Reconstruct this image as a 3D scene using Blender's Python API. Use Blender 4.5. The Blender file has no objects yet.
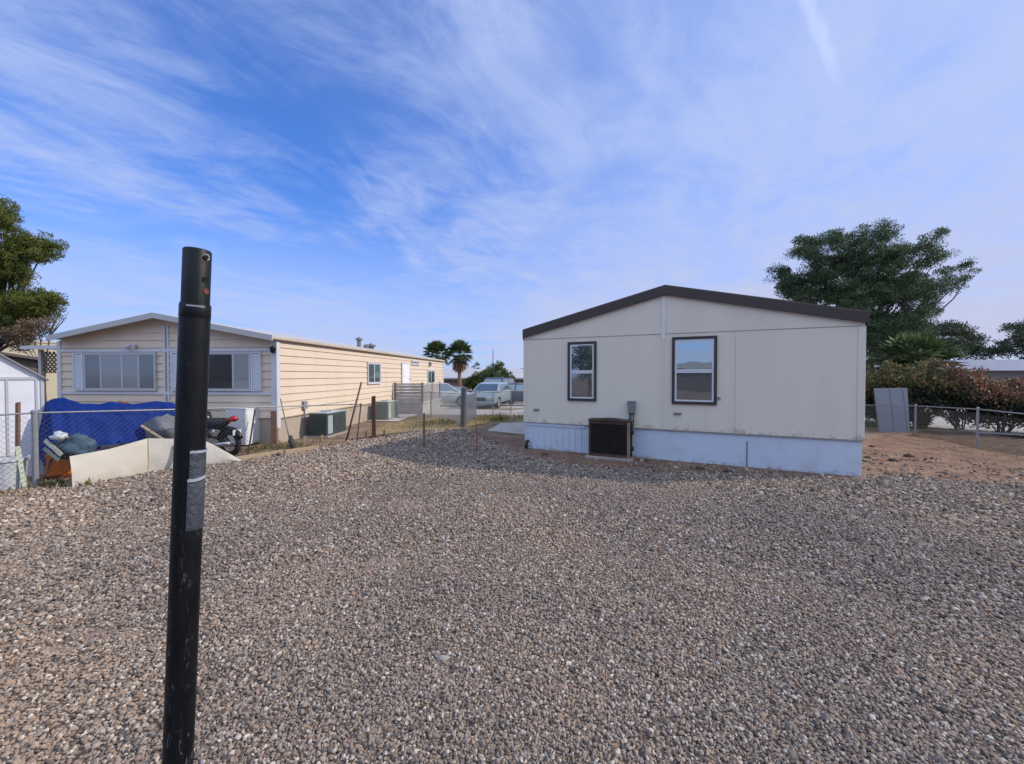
import bpy, bmesh, math, random
import numpy as np
from mathutils import Vector, Matrix, noise
random.seed(7)
RNG = np.random.default_rng(11)
V = Vector
scene = bpy.context.scene
COL = scene.collection

# ---------------------------------------------------------------- camera
F, H = 400.0, 1.85
PITCH = math.atan(7 / 400.0)
cam = bpy.data.cameras.new('camera'); camo = bpy.data.objects.new('camera', cam); COL.objects.link(camo)
cam.sensor_width = 36; cam.lens = 36 * F / 1024; cam.clip_end = 9000; cam.clip_start = .05
camo.location = (0, 0, H); camo.rotation_euler = (math.pi / 2 - PITCH, 0, 0)
scene.camera = camo
FW = V((0, math.cos(PITCH), -math.sin(PITCH))); UP = V((0, math.sin(PITCH), math.cos(PITCH)))

# survey helpers: a point of the photo turned into a world position on a known plane
def ray(px, py): return FW + V((1, 0, 0)) * ((px - 512) / F) + UP * ((382 - py) / F)
def G(px, py, z=0.0):
    d = ray(px, py); t = (z - H) / d.z
    return V((0, 0, H)) + d * t
def A(px, py, y):
    d = ray(px, py); return V((0, 0, H)) + d * (y / d.y)
def PL(px, py, o, n):
    d = ray(px, py); c = V((0, 0, H)); return c + d * ((o - c).dot(n) / d.dot(n))

def smooth01(a, b, x):
    t = min(1, max(0, (x - a) / (b - a))); return t * t * (3 - 2 * t)
def gz(x, y):      # the lot falls away gently behind the two homes
    return -0.95 * smooth01(22, 42, y) * smooth01(13, 5, x)

# ---------------------------------------------------------------- materials
def nt_new(name):
    m = bpy.data.materials.new(name); m.use_nodes = True
    nt = m.node_tree; b = nt.nodes['Principled BSDF']
    return m, nt, b
def nd(nt, t, **kw):
    n = nt.nodes.new(t)
    for k, v in kw.items():
        if k in n.inputs: n.inputs[k].default_value = v
        else: setattr(n, k, v)
    return n
def ramp(nt, stops, interp='LINEAR'):
    r = nt.nodes.new('ShaderNodeValToRGB'); r.color_ramp.interpolation = interp
    e = r.color_ramp.elements
    while len(e) > 1: e.remove(e[0])
    for i, (p, c) in enumerate(stops):
        el = e[0] if i == 0 else e.new(p)
        el.position = p; el.color = (*c, 1)
    return r
_mats = {}
def mat(name, col, rough=.7, var=.12, scale=3.0, stain=None, stain_amt=.0, stain_scale=1.2, bump=.0, bscale=60, metal=0.0, spec=.4, aniso=(1, 1, 1), splash=None):
    """painted / wooden / metal surface: base colour, slow mottling, own stains with their own shape, fine bump"""
    if name in _mats: return _mats[name]
    m, nt, b = nt_new(name); L = nt.links
    tc = nd(nt, 'ShaderNodeTexCoord'); mp = nd(nt, 'ShaderNodeMapping'); mp.inputs['Scale'].default_value = aniso
    L.new(tc.outputs['Object'], mp.inputs['Vector'])
    n1 = nd(nt, 'ShaderNodeTexNoise', Scale=scale, Detail=6.0, Roughness=.6)
    L.new(mp.outputs[0], n1.inputs['Vector'])
    c = V(col)
    r = ramp(nt, [(.25, tuple(c * (1 - var))), (.75, tuple(c * (1 + var)))])
    L.new(n1.outputs['Fac'], r.inputs['Fac']); out = r.outputs['Color']
    if stain:
        n2 = nd(nt, 'ShaderNodeTexNoise', Scale=stain_scale, Detail=8.0, Roughness=.65)
        L.new(mp.outputs[0], n2.inputs['Vector'])
        r2 = ramp(nt, [(.48, (0, 0, 0)), (.68, (stain_amt,) * 3)])
        L.new(n2.outputs['Fac'], r2.inputs['Fac'])
        mx = nd(nt, 'ShaderNodeMixRGB'); mx.inputs['Color2'].default_value = (*stain, 1)
        L.new(r2.outputs['Color'], mx.inputs['Fac']); L.new(out, mx.inputs['Color1']); out = mx.outputs[0]
    if splash:       # dried mud thrown up from the ground: ragged spots thinning with height
        sr_, sg_, sb_, z0, hh = splash
        sz = nd(nt, 'ShaderNodeSeparateXYZ'); L.new(tc.outputs['Object'], sz.inputs[0])
        mr = nd(nt, 'ShaderNodeMapRange'); L.new(sz.outputs['Z'], mr.inputs[0])
        for i, q in enumerate((z0, z0 + hh, .72, .30)): mr.inputs[i + 1].default_value = q
        n4 = nd(nt, 'ShaderNodeTexNoise', Scale=7.0, Detail=9.0, Roughness=.75); L.new(tc.outputs['Object'], n4.inputs['Vector'])
        sb4 = nd(nt, 'ShaderNodeMath', operation='ADD'); L.new(n4.outputs['Fac'], sb4.inputs[0]); L.new(mr.outputs[0], sb4.inputs[1])
        r5 = ramp(nt, [(.98, (0, 0, 0)), (1.0, (0, 0, 0))]); r5.color_ramp.elements[0].position = .92; r5.color_ramp.elements[1].color = (.55, .55, .55, 1)
        ml4 = nd(nt, 'ShaderNodeMath', operation='MULTIPLY'); ml4.inputs[1].default_value = .8; L.new(sb4.outputs[0], ml4.inputs[0]); L.new(ml4.outputs[0], r5.inputs['Fac'])
        mx5 = nd(nt, 'ShaderNodeMixRGB'); mx5.inputs['Color2'].default_value = (sr_, sg_, sb_, 1); L.new(r5.outputs[0], mx5.inputs[0]); L.new(out, mx5.inputs[1]); out = mx5.outputs[0]
    L.new(out, b.inputs['Base Color'])
    b.inputs['Roughness'].default_value = rough; b.inputs['Metallic'].default_value = metal
    b.inputs['Specular IOR Level'].default_value = spec
    if bump:
        n3 = nd(nt, 'ShaderNodeTexNoise', Scale=bscale, Detail=4.0); L.new(mp.outputs[0], n3.inputs['Vector'])
        bp = nd(nt, 'ShaderNodeBump', Strength=bump, Distance=.01); L.new(n3.outputs['Fac'], bp.inputs['Height'])
        L.new(bp.outputs[0], b.inputs['Normal'])
    _mats[name] = m; return m

def leaf_mat(name, stops, trans=.25, rough=.6):
    """foliage: every leaf or tuft draws its own shade; a little light passes through"""
    if name in _mats: return _mats[name]
    m, nt, b = nt_new(name); L = nt.links
    g = nd(nt, 'ShaderNodeNewGeometry'); r = ramp(nt, stops); L.new(g.outputs['Random Per Island'], r.inputs['Fac'])
    L.new(r.outputs[0], b.inputs['Base Color']); b.inputs['Roughness'].default_value = rough; b.inputs['Specular IOR Level'].default_value = .25
    t = nd(nt, 'ShaderNodeBsdfTranslucent'); L.new(r.outputs[0], t.inputs['Color'])
    mx = nd(nt, 'ShaderNodeMixShader', Fac=trans); L.new(b.outputs[0], mx.inputs[1]); L.new(t.outputs[0], mx.inputs[2])
    L.new(mx.outputs[0], nt.nodes['Material Output'].inputs['Surface'])
    _mats[name] = m; return m

def glass_mat(name, col, refl=.3, rough=.02, ior=1.5):
    """window pane over a dark room: dim body plus a mirror-like coat, slightly wavy"""
    if name in _mats: return _mats[name]
    m, nt, b = nt_new(name); L = nt.links
    b.inputs['Base Color'].default_value = (*col, 1); b.inputs['Roughness'].default_value = .3
    gl = nd(nt, 'ShaderNodeBsdfGlossy', Roughness=rough); gl.inputs['Color'].default_value = (.80, .93, 1, 1)
    tc = nd(nt, 'ShaderNodeTexCoord'); n = nd(nt, 'ShaderNodeTexNoise', Scale=3.0, Detail=1.0); L.new(tc.outputs['Object'], n.inputs['Vector'])
    bp = nd(nt, 'ShaderNodeBump', Strength=.12, Distance=.01); L.new(n.outputs['Fac'], bp.inputs['Height']); L.new(bp.outputs[0], gl.inputs['Normal'])
    fr = nd(nt, 'ShaderNodeFresnel', IOR=ior)
    ad = nd(nt, 'ShaderNodeMath', operation='ADD'); ad.inputs[1].default_value = refl; L.new(fr.outputs[0], ad.inputs[0]); ad.use_clamp = True
    mx = nd(nt, 'ShaderNodeMixShader'); L.new(ad.outputs[0], mx.inputs[0]); L.new(b.outputs[0], mx.inputs[1]); L.new(gl.outputs[0], mx.inputs[2])
    L.new(mx.outputs[0], nt.nodes['Material Output'].inputs['Surface'])
    _mats[name] = m; return m

# ---------------------------------------------------------------- object helpers
def tag(o, label=None, cat=None, group=None, kind=None):
    if label: o['label'] = label
    if cat: o['category'] = cat
    if group: o['group'] = group
    if kind: o['kind'] = kind
    return o
def thing(name, label, cat, loc, group=None):
    o = bpy.data.objects.new(name, None); COL.objects.link(o); o.location = loc; o.empty_display_size = .2
    return tag(o, label, cat, group)
def origin_of(o):
    p = V((0, 0, 0))
    while o is not None: p = p + o.location; o = o.parent
    return p
def link_mesh(name, me, m, parent=None):
    o = bpy.data.objects.new(name, me); COL.objects.link(o)
    if m is not None: me.materials.append(m)
    if parent is not None: o.parent = parent
    return o

class Frame:
    """u along, v across, w up, from a base point"""
    def __init__(s, o, u, v=None):
        s.o = V(o); s.u = V(u).normalized(); s.w = V((0, 0, 1)); s.v = V(v).normalized() if v is not None else s.w.cross(s.u)
    def __call__(s, u, v, w): return s.o + s.u * u + s.v * v + s.w * w
WORLD = Frame((0, 0, 0), (1, 0, 0))

class MB:
    def __init__(s): s.v = []; s.f = []
    def add(s, vs, fs):
        k = len(s.v); s.v += [tuple(p) for p in vs]; s.f += [tuple(i + k for i in f) for f in fs]; return s
    def box(s, lo, hi, fr=WORLD):
        (a, b, c), (d, e, g) = lo, hi
        p = [fr(*q) for q in ((a, b, c), (d, b, c), (d, e, c), (a, e, c), (a, b, g), (d, b, g), (d, e, g), (a, e, g))]
        return s.add(p, [(0, 3, 2, 1), (4, 5, 6, 7), (0, 1, 5, 4), (1, 2, 6, 5), (2, 3, 7, 6), (3, 0, 4, 7)])
    def prism(s, poly, ext):
        n = len(poly); ext = V(ext); p = [V(q) for q in poly]; p = p + [q + ext for q in p]
        return s.add(p, [tuple(range(n))[::-1], tuple(range(n, 2 * n))] + [(i, (i + 1) % n, n + (i + 1) % n, n + i) for i in range(n)])
    def tube(s, pts, r, n=8, cap=True):
        pts = [V(p) for p in pts]; rs = r if isinstance(r, (list, tuple)) else [r] * len(pts)
        k = len(s.v); ref = None
        for i, p in enumerate(pts):
            t = (pts[min(i + 1, len(pts) - 1)] - pts[max(i - 1, 0)]).normalized()
            if ref is None: ref = t.orthogonal().normalized()
            ref = (ref - t * ref.dot(t)).normalized(); bi = t.cross(ref)
            for j in range(n):
                a = 2 * math.pi * j / n; s.v.append(tuple(p + (ref * math.cos(a) + bi * math.sin(a)) * rs[i]))
        for i in range(len(pts) - 1):
            for j in range(n):
                s.f.append((k + i * n + j, k + i * n + (j + 1) % n, k + (i + 1) * n + (j + 1) % n, k + (i + 1) * n + j))
        if cap:
            s.f.append(tuple(k + j for j in range(n))[::-1]); s.f.append(tuple(k + (len(pts) - 1) * n + j for j in range(n)))
        return s
    def lathe(s, c, axis, prof, n=24, ref=None):
        c = V(c); axis = V(axis).normalized(); x = (V(ref) if ref else axis.orthogonal()).normalized(); y = axis.cross(x); k = len(s.v)
        for (h, r) in prof:
            for j in range(n):
                a = 2 * math.pi * j / n; s.v.append(tuple(c + axis * h + (x * math.cos(a) + y * math.sin(a)) * r))
        for i in range(len(prof) - 1):
            for j in range(n):
                s.f.append((k + i * n + j, k + i * n + (j + 1) % n, k + (i + 1) * n + (j + 1) % n, k + (i + 1) * n + j))
        return s
    def build(s, name, m, parent=None, smooth=False, bevel=0, recalc=True):
        vs = np.array(s.v, dtype=float)
        if parent is not None: off = origin_of(parent)
        else:
            mn, mx = vs.min(0), vs.max(0); off = V(((mn[0] + mx[0]) / 2, (mn[1] + mx[1]) / 2, mn[2]))
        vs = vs - np.array(off)
        me = bpy.data.meshes.new(name); me.from_pydata(vs.tolist(), [], s.f)
        if recalc:
            bm = bmesh.new(); bm.from_mesh(me); bmesh.ops.recalc_face_normals(bm, faces=bm.faces); bm.to_mesh(me); bm.free()
        if smooth:
            for p in me.polygons: p.use_smooth = True
        me.update(); o = link_mesh(name, me, m, parent)
        if parent is None: o.location = off
        if bevel:
            md = o.modifiers.new('bevel', 'BEVEL'); md.width = bevel; md.segments = 2; md.limit_method = 'ANGLE'
        return o
def copy_tree(o, parent=None):
    c = o.copy(); COL.objects.link(c)
    if parent is not None: c.parent = parent
    for ch in list(o.children): copy_tree(ch, c)
    return c

def blades(name, base, dirs, side, length, width, m, parent, bend=0.0):
    """many separate small leaves: a folded kite each. numpy arrays (n,3)"""
    n = len(base); L = np.asarray(length).reshape(-1, 1) * np.ones((n, 1)); W = np.asarray(width).reshape(-1, 1) * np.ones((n, 1))
    tip = base + dirs * L; tip[:, 2:3] -= bend * L
    mid = base + dirs * L * .5
    vs = np.stack([base, mid + side * W * .5, tip, mid - side * W * .5], 1).reshape(-1, 3)
    off = np.array(origin_of(parent)) if parent is not None else np.array([base[:, 0].mean(), base[:, 1].mean(), base[:, 2].min()])
    vs = vs - off
    me = bpy.data.meshes.new(name); me.vertices.add(4 * n); me.vertices.foreach_set('co', vs.astype(np.float32).ravel())
    me.loops.add(4 * n); me.loops.foreach_set('vertex_index', np.arange(4 * n, dtype=np.int32))
    me.polygons.add(n); me.polygons.foreach_set('loop_start', np.arange(0, 4 * n, 4, dtype=np.int32)); me.polygons.foreach_set('loop_total', np.full(n, 4, dtype=np.int32))
    me.update(calc_edges=True); me.validate()
    o = link_mesh(name, me, m, parent)
    if parent is None: o.location = off
    return o
def unit(a): return a / np.maximum(np.linalg.norm(a, axis=1, keepdims=True), 1e-9)
def rnd_unit(n): return unit(RNG.normal(size=(n, 3)))
def sides(d): return unit(np.cross(d, rnd_unit(len(d))))
SEED1, SEED2 = 25.3, 41.7
SKY_TINT = (.18, .78, 1.62)
CLOUD_COL = (3.35, 4.2, 6.7)
HAZE_COL = (3.95, 4.15, 5.5)
SKY_FILL_COL = (7.6, 9.2, 12.4)  # fill light added to the unseen part of the sky
SUN_E = 2.8
EXPO = 0.52
# ================================================================ sky and sun
SUN_D = V((-1.36, -.13, -1.0))                       # the way the light travels, read off the shadow of the beige home
el = math.atan2(1.0, math.hypot(SUN_D.x, SUN_D.y)); az = math.atan2(-SUN_D.x, -SUN_D.y)
sun = bpy.data.lights.new('sun', 'SUN'); sun.energy = SUN_E; sun.angle = math.radians(.53); sun.color = (1, .90, .76)
so = bpy.data.objects.new('sun', sun); COL.objects.link(so); so.rotation_euler = SUN_D.to_track_quat('-Z', 'Y').to_euler(); so.location = (30, 3, 25)

w = bpy.data.worlds.new('World'); scene.world = w; w.use_nodes = True
nt = w.node_tree; L = nt.links; bg = nt.nodes['Background']
sky = nd(nt, 'ShaderNodeTexSky'); sky.sky_type = 'NISHITA'; sky.sun_disc = False; sky.sun_elevation = el; sky.sun_rotation = az
sky.air_density = 1.0; sky.dust_density = .4; sky.ozone_density = 3.0; sky.altitude = 600
def mth(op, a, b=None, c=None, clamp=False):
    n = nd(nt, 'ShaderNodeMath', operation=op); n.use_clamp = clamp
    for i, x in enumerate((a, b, c)):
        if x is None: continue
        if isinstance(x, (int, float)): n.inputs[i].default_value = x
        else: L.new(x, n.inputs[i])
    return n.outputs[0]
def mrange(x, a, b, c=0.0, d=1.0):
    n = nd(nt, 'ShaderNodeMapRange', interpolation_type='SMOOTHSTEP'); L.new(x, n.inputs[0])
    for i, q in enumerate((a, b, c, d)): n.inputs[i + 1].default_value = q
    return n.outputs[0]
tc = nd(nt, 'ShaderNodeTexCoord'); sp = nd(nt, 'ShaderNodeSeparateXYZ'); L.new(tc.outputs['Generated'], sp.inputs[0])
zz = mth('MAXIMUM', sp.outputs['Z'], 0.0); den = mth('ADD', zz, .10)
cx = mth('DIVIDE', sp.outputs['X'], den); cy = mth('DIVIDE', sp.outputs['Y'], den)
cb = nd(nt, 'ShaderNodeCombineXYZ'); L.new(cx, cb.inputs[0]); L.new(cy, cb.inputs[1])
def cloud(rot, sx, sy, scale, detail, dist, seed, rough=.6):
    m0 = nd(nt, 'ShaderNodeMapping'); m0.inputs['Rotation'].default_value = (0, 0, math.radians(rot)); L.new(cb.outputs[0], m0.inputs['Vector'])
    mp = nd(nt, 'ShaderNodeMapping'); mp.inputs['Scale'].default_value = (sx, sy, 1); mp.inputs['Location'].default_value = (seed, seed * .7, 0)
    L.new(m0.outputs[0], mp.inputs['Vector'])
    n = nd(nt, 'ShaderNodeTexNoise', Scale=scale, Detail=detail, Roughness=rough, Distortion=dist); L.new(mp.outputs[0], n.inputs['Vector'])
    return n.outputs['Fac']
big = cloud(26, 1.0, .7, 1.05, 3, .5, SEED1)
streak = cloud(26, 1.15, .72, 1.55, 9, 2.2, SEED2, .60)
fine = cloud(50, 1.5, .8, 3.6, 8, 1.5, 9.2, .66)
f1 = mth('ADD', mth('MULTIPLY', streak, .44), mth('MULTIPLY', big, .62))
f1 = mth('ADD', f1, mth('MULTIPLY', fine, .30))
wisps = mrange(f1, .57, .95, 0, .84)
veil_x = mrange(cx, -.75, 1.1, .17, .88)                                  # thin high veil thickening toward the sun's side
veil = mth('MULTIPLY', veil_x, mrange(f1, .45, .80, .72, 1.0))
low = mrange(sp.outputs['Z'], .01, .42, .97, .0)                         # haze near the horizon
low = mth('MULTIPLY', low, mrange(cloud(8, .2, .9, 1.3, 5, .6, 2.2), .34, .52, .62, 1.0))
def union(a, b): return mth('SUBTRACT', mth('ADD', a, b), mth('MULTIPLY', a, b))
# contrail: a worn straight streak of ice cloud
px_, py_ = .757 * 1.0, 1.0
q0 = V((ray(806, -10).x / (ray(806, -10).z + .10 * ray(806, -10).length), ray(806, -10).y / (ray(806, -10).z + .10 * ray(806, -10).length)))
q1 = V((ray(842, 92).x / (ray(842, 92).z + .10 * ray(842, 92).length), ray(842, 92).y / (ray(842, 92).z + .10 * ray(842, 92).length)))
dd = (q1 - q0); ln = dd.length; dd /= ln
ax_ = mth('SUBTRACT', cx, q0.x); ay_ = mth('SUBTRACT', cy, q0.y)
al = mth('ADD', mth('MULTIPLY', ax_, dd.x), mth('MULTIPLY', ay_, dd.y))
ac = mth('ADD', mth('MULTIPLY', ax_, -dd.y), mth('MULTIPLY', ay_, dd.x))
ac = mth('ADD', ac, mth('MULTIPLY', mth('SUBTRACT', fine, .5), .05))
tr = mth('MULTIPLY', mrange(mth('ABSOLUTE', ac), .002, .021, 1, 0), mrange(al, ln * .45, ln * 1.05, .95, 0))
tr = mth('MULTIPLY', tr, mrange(al, -1.2, -.3, 0, 1))
fac = union(union(union(wisps, veil), low), mth('MULTIPLY', tr, .0))
trail = tr
tint = nd(nt, 'ShaderNodeMixRGB', blend_type='MULTIPLY'); tint.inputs[0].default_value = 1; tint.inputs[2].default_value = (*SKY_TINT, 1); L.new(sky.outputs[0], tint.inputs[1])
mixc = nd(nt, 'ShaderNodeMixRGB'); L.new(fac, mixc.inputs[0]); L.new(tint.outputs[0], mixc.inputs[1]); 
ccol = nd(nt, 'ShaderNodeMixRGB'); ccol.inputs[1].default_value = (*CLOUD_COL, 1); ccol.inputs[2].default_value = (*HAZE_COL, 1)
L.new(mth('MULTIPLY', mrange(sp.outputs['Z'], .02, .5, 1, .25), mrange(cx, -1.0, 2.2, .35, 1.0)), ccol.inputs[0]); L.new(ccol.outputs[0], mixc.inputs[2])
mixt = nd(nt, 'ShaderNodeMixRGB'); L.new(mth('MULTIPLY', trail, .42), mixt.inputs[0]); L.new(mixc.outputs[0], mixt.inputs[1]); mixt.inputs[2].default_value = (4.9, 5.6, 8.0, 1)
# bright fill added to the unseen sky overhead and behind, lifting the shade
sky_fill = mth('MULTIPLY', mrange(sp.outputs['Y'], .15, -.35, 0, 1), mrange(sp.outputs['Z'], .22, .50, 0, 1))
sky_fill = mth('MULTIPLY', sky_fill, mrange(f1, .40, .72, .55, 1.0))
mixb = nd(nt, 'ShaderNodeMixRGB'); L.new(sky_fill, mixb.inputs[0]); L.new(mixt.outputs[0], mixb.inputs[1]); mixb.inputs[2].default_value = (*SKY_FILL_COL, 1)
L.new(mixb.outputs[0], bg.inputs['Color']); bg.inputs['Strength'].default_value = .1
vs_ = scene.view_settings; vs_.view_transform = 'Standard'; vs_.look = 'None'; vs_.exposure = EXPO; vs_.gamma = 1; vs_.use_curve_mapping = False
scene.render.engine = 'CYCLES'; scene.cycles.use_denoising = True; scene.cycles.max_bounces = 6
scene.cycles.sample_clamp_indirect = 6

# ================================================================ ground
def stone_ramp(nt):
    return ramp(nt, [(0, (.075, .07, .068)), (.14, (.145, .13, .12)), (.3, (.25, .215, .19)), (.45, (.31, .27, .235)), (.56, (.25, .19, .155)), (.68, (.36, .32, .285)), (.76, (.31, .215, .15)), (.86, (.20, .19, .19)), (.90, (.43, .395, .36)), (1, (.55, .52, .485))])
def gravel_bed_mat():
    m, nt, b = nt_new('gravel_bed'); L = nt.links
    tc = nd(nt, 'ShaderNodeTexCoord')
    vo = nd(nt, 'ShaderNodeTexVoronoi', Scale=34.0); L.new(tc.outputs['Object'], vo.inputs['Vector'])
    r = stone_ramp(nt); sx = nd(nt, 'ShaderNodeSeparateXYZ'); L.new(vo.outputs['Color'], sx.inputs[0]); L.new(sx.outputs[0], r.inputs['Fac'])
    n = nd(nt, 'ShaderNodeTexNoise', Scale=.7, Detail=5.0); L.new(tc.outputs['Object'], n.inputs['Vector'])
    r2 = ramp(nt, [(.3, (.64, .59, .55)), (.7, (.90, .81, .71))]); L.new(n.outputs['Fac'], r2.inputs['Fac'])
    mx = nd(nt, 'ShaderNodeMixRGB', blend_type='MULTIPLY'); mx.inputs[0].default_value = 1; L.new(r.outputs[0], mx.inputs[1]); L.new(r2.outputs[0], mx.inputs[2])
    # silt between the stones, its colour darkened to carry gap shadow
    r3 = ramp(nt, [(.42, (0, 0, 0)), (.62, (.8,) * 3)]); L.new(vo.outputs['Distance'], r3.inputs['Fac'])
    mx2 = nd(nt, 'ShaderNodeMixRGB'); mx2.inputs['Color2'].default_value = (.085, .065, .052, 1); L.new(r3.outputs[0], mx2.inputs[0]); L.new(mx.outputs[0], mx2.inputs[1])
    L.new(mx2.outputs[0], b.inputs['Base Color']); b.inputs['Roughness'].default_value = .85; b.inputs['Specular IOR Level'].default_value = .2
    iv = nd(nt, 'ShaderNodeMath', operation='MULTIPLY'); iv.inputs[1].default_value = -1; L.new(vo.outputs['Distance'], iv.inputs[0])
    bp = nd(nt, 'ShaderNodeBump', Strength=1.0, Distance=.02); L.new(iv.outputs[0], bp.inputs['Height']); L.new(bp.outputs[0], b.inputs['Normal'])
    return m
def dirt_mat(name, c1, c2, c3, scale=1.3):
    m, nt, b = nt_new(name); L = nt.links
    tc = nd(nt, 'ShaderNodeTexCoord'); n = nd(nt, 'ShaderNodeTexNoise', Scale=scale, Detail=9.0, Roughness=.65); L.new(tc.outputs['Object'], n.inputs['Vector'])
    r = ramp(nt, [(.3, c1), (.5, c2), (.72, c3)]); L.new(n.outputs['Fac'], r.inputs['Fac'])
    vo = nd(nt, 'ShaderNodeTexVoronoi', Scale=30.0); L.new(tc.outputs['Object'], vo.inputs['Vector'])
    sx = nd(nt, 'ShaderNodeSeparateXYZ'); L.new(vo.outputs['Color'], sx.inputs[0])
    r2 = ramp(nt, [(.0, (.55, .55, .55)), (.3, (.95, .95, .95)), (.8, (1.05, 1.05, 1.05)), (1, (1.7, 1.6, 1.55))]); L.new(sx.outputs[0], r2.inputs['Fac'])
    mx = nd(nt, 'ShaderNodeMixRGB', blend_type='MULTIPLY'); mx.inputs[0].default_value = .75; L.new(r.outputs[0], mx.inputs[1]); L.new(r2.outputs[0], mx.inputs[2])
    L.new(mx.outputs[0], b.inputs['Base Color']); b.inputs['Roughness'].default_value = .95; b.inputs['Specular IOR Level'].default_value = .1
    n3 = nd(nt, 'ShaderNodeTexNoise', Scale=9.0, Detail=8.0, Roughness=.7); L.new(tc.outputs['Object'], n3.inputs['Vector'])
    bp = nd(nt, 'ShaderNodeBump', Strength=.8, Distance=.06); L.new(n3.outputs['Fac'], bp.inputs['Height']); L.new(bp.outputs[0], b.inputs['Normal'])
    return m
def sheet(name, poly, z, m, step=None, wob=.0, kind='structure'):
    """a flat sheet with an uneven outline that follows the fall of the land"""
    pts = []
    n = len(poly)
    for i in range(n):
        a, b = V(poly[i]), V(poly[(i + 1) % n]); k = max(1, int((b - a).length / (step or 1e9)))
        for j in range(k):
            p = a.lerp(b, j / k)
            if wob: q = noise.noise_vector(V((p.x * 1.7, p.y * 1.7, 3.1))); q2 = noise.noise_vector(V((p.x * 5, p.y * 5, 7.7))); p = p + V((q.x + .4 * q2.x, q.y + .4 * q2.y)) * wob
            pts.append((p.x, p.y))
    bm = bmesh.new(); vs = [bm.verts.new((x, y, z + gz(x, y))) for x, y in pts]
    f = bm.faces.new(vs); bm.normal_update()
    if f.normal.z < 0: bmesh.ops.reverse_faces(bm, faces=[f])
    bmesh.ops.triangulate(bm, faces=bm.faces)
    me = bpy.data.meshes.new(name); bm.to_mesh(me); bm.free(); o = link_mesh(name, me, m); tag(o, kind=kind); return o

DIRT = dirt_mat('dirt', (.13, .09, .062), (.21, .148, .103), (.28, .205, .145))
RDIRT = dirt_mat('reddish_dirt', (.13, .078, .054), (.205, .128, .09), (.275, .19, .135), 2.0)
# one ground sheet out to the horizon
xs = sorted(set([-1800, -700, -300, -120, -60] + list(range(-40, 42, 2)) + [60, 120, 300, 700, 1800]))
ys = sorted(set([-300, -100, -50, -30] + list(range(-20, 62, 2)) + [80, 120, 200, 400, 800, 2000, 4000]))
gv = [(x, y, gz(x, y)) for y in ys for x in xs]; nx = len(xs)
gf = [(j * nx + i, j * nx + i + 1, (j + 1) * nx + i + 1, (j + 1) * nx + i) for j in range(len(ys) - 1) for i in range(nx - 1)]
me = bpy.data.meshes.new('ground'); me.from_pydata(gv, [], gf); me.update()
tag(link_mesh('ground', me, DIRT), kind='structure')

# the beige home's frame is needed for the edges of the gravel
RB0, RB1 = G(524, 448), G(863, 477.5)
RH = Frame(RB0, RB1 - RB0); RW = (RB1 - RB0).length; RN = -RH.v
def hr(px, py, off=0.0):       # (u, w) on the beige front wall
    p = PL(px, py, RH.o - RH.v * off, RH.v) - RH.o; return p.dot(RH.u), p.z
FENCE = [G(36, 488), G(160, 470), G(275, 450), G(360, 437.5), G(463, 427)]
def edge(*pp): return [tuple(G(*p).xy) for p in pp]
GP = [(-20, -8), (-14, -1.5)] + edge((-60, 505), (36, 487), (160, 471), (235, 461), (318, 449.5), (360, 439), (420, 430.5), (460, 430), (488, 441), (510, 450), (535, 459), (570, 465.5), (610, 469.5), (660, 473), (710, 474.5), (760, 476), (810, 478.5), (863, 480.5), (905, 476), (960, 483), (1024, 486), (1150, 502)) + [(16, -2), (14, -8)]
sheet('gravel_bed', GP, .006, gravel_bed_mat(), .35, .16)
sheet('dirt_strip', edge((470, 430), (524, 444), (600, 452), (863, 474), (868, 482), (800, 481), (700, 477), (610, 473), (535, 463), (480, 445)), .003, RDIRT)
sheet('dirt_yard', edge((868, 468), (866, 440), (900, 432), (980, 446), (1024, 458), (1120, 480), (1150, 510), (1024, 490), (905, 480)), .003, RDIRT, .4, .1)

PATCH = mat('pinkish_silt', (.235, .17, .135), .95, .18, 6, (.36, .28, .23), .5, 9.0, .8, 70, spec=.1)
for qx, qy, rx, ry in ((106, 632, .34, .055), (62, 648, .16, .05), (405, 505, .40, .22), (392, 562, .30, .10), (960, 520, .6, .14)):
    c = G(qx, qy); sheet('silt_patch', [(c.x + rx * math.cos(a) * (1 + .25 * math.sin(3 * a + qx)), c.y + ry * math.sin(a) * (1 + .3 * math.cos(2 * a + qy))) for a in [i * math.pi / 12 for i in range(24)]], .0088, PATCH, .05, .10)
def inside(poly, X, Y):
    r = np.zeros(len(X), bool); n = len(poly)
    for i in range(n):
        (x0, y0), (x1, y1) = poly[i], poly[(i + 1) % n]
        c = ((y0 > Y) != (y1 > Y)); xi = (x1 - x0) * (Y - y0) / ((y1 - y0) if y1 != y0 else 1e-9) + x0
        r ^= c & (X < xi)
    return r
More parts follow.
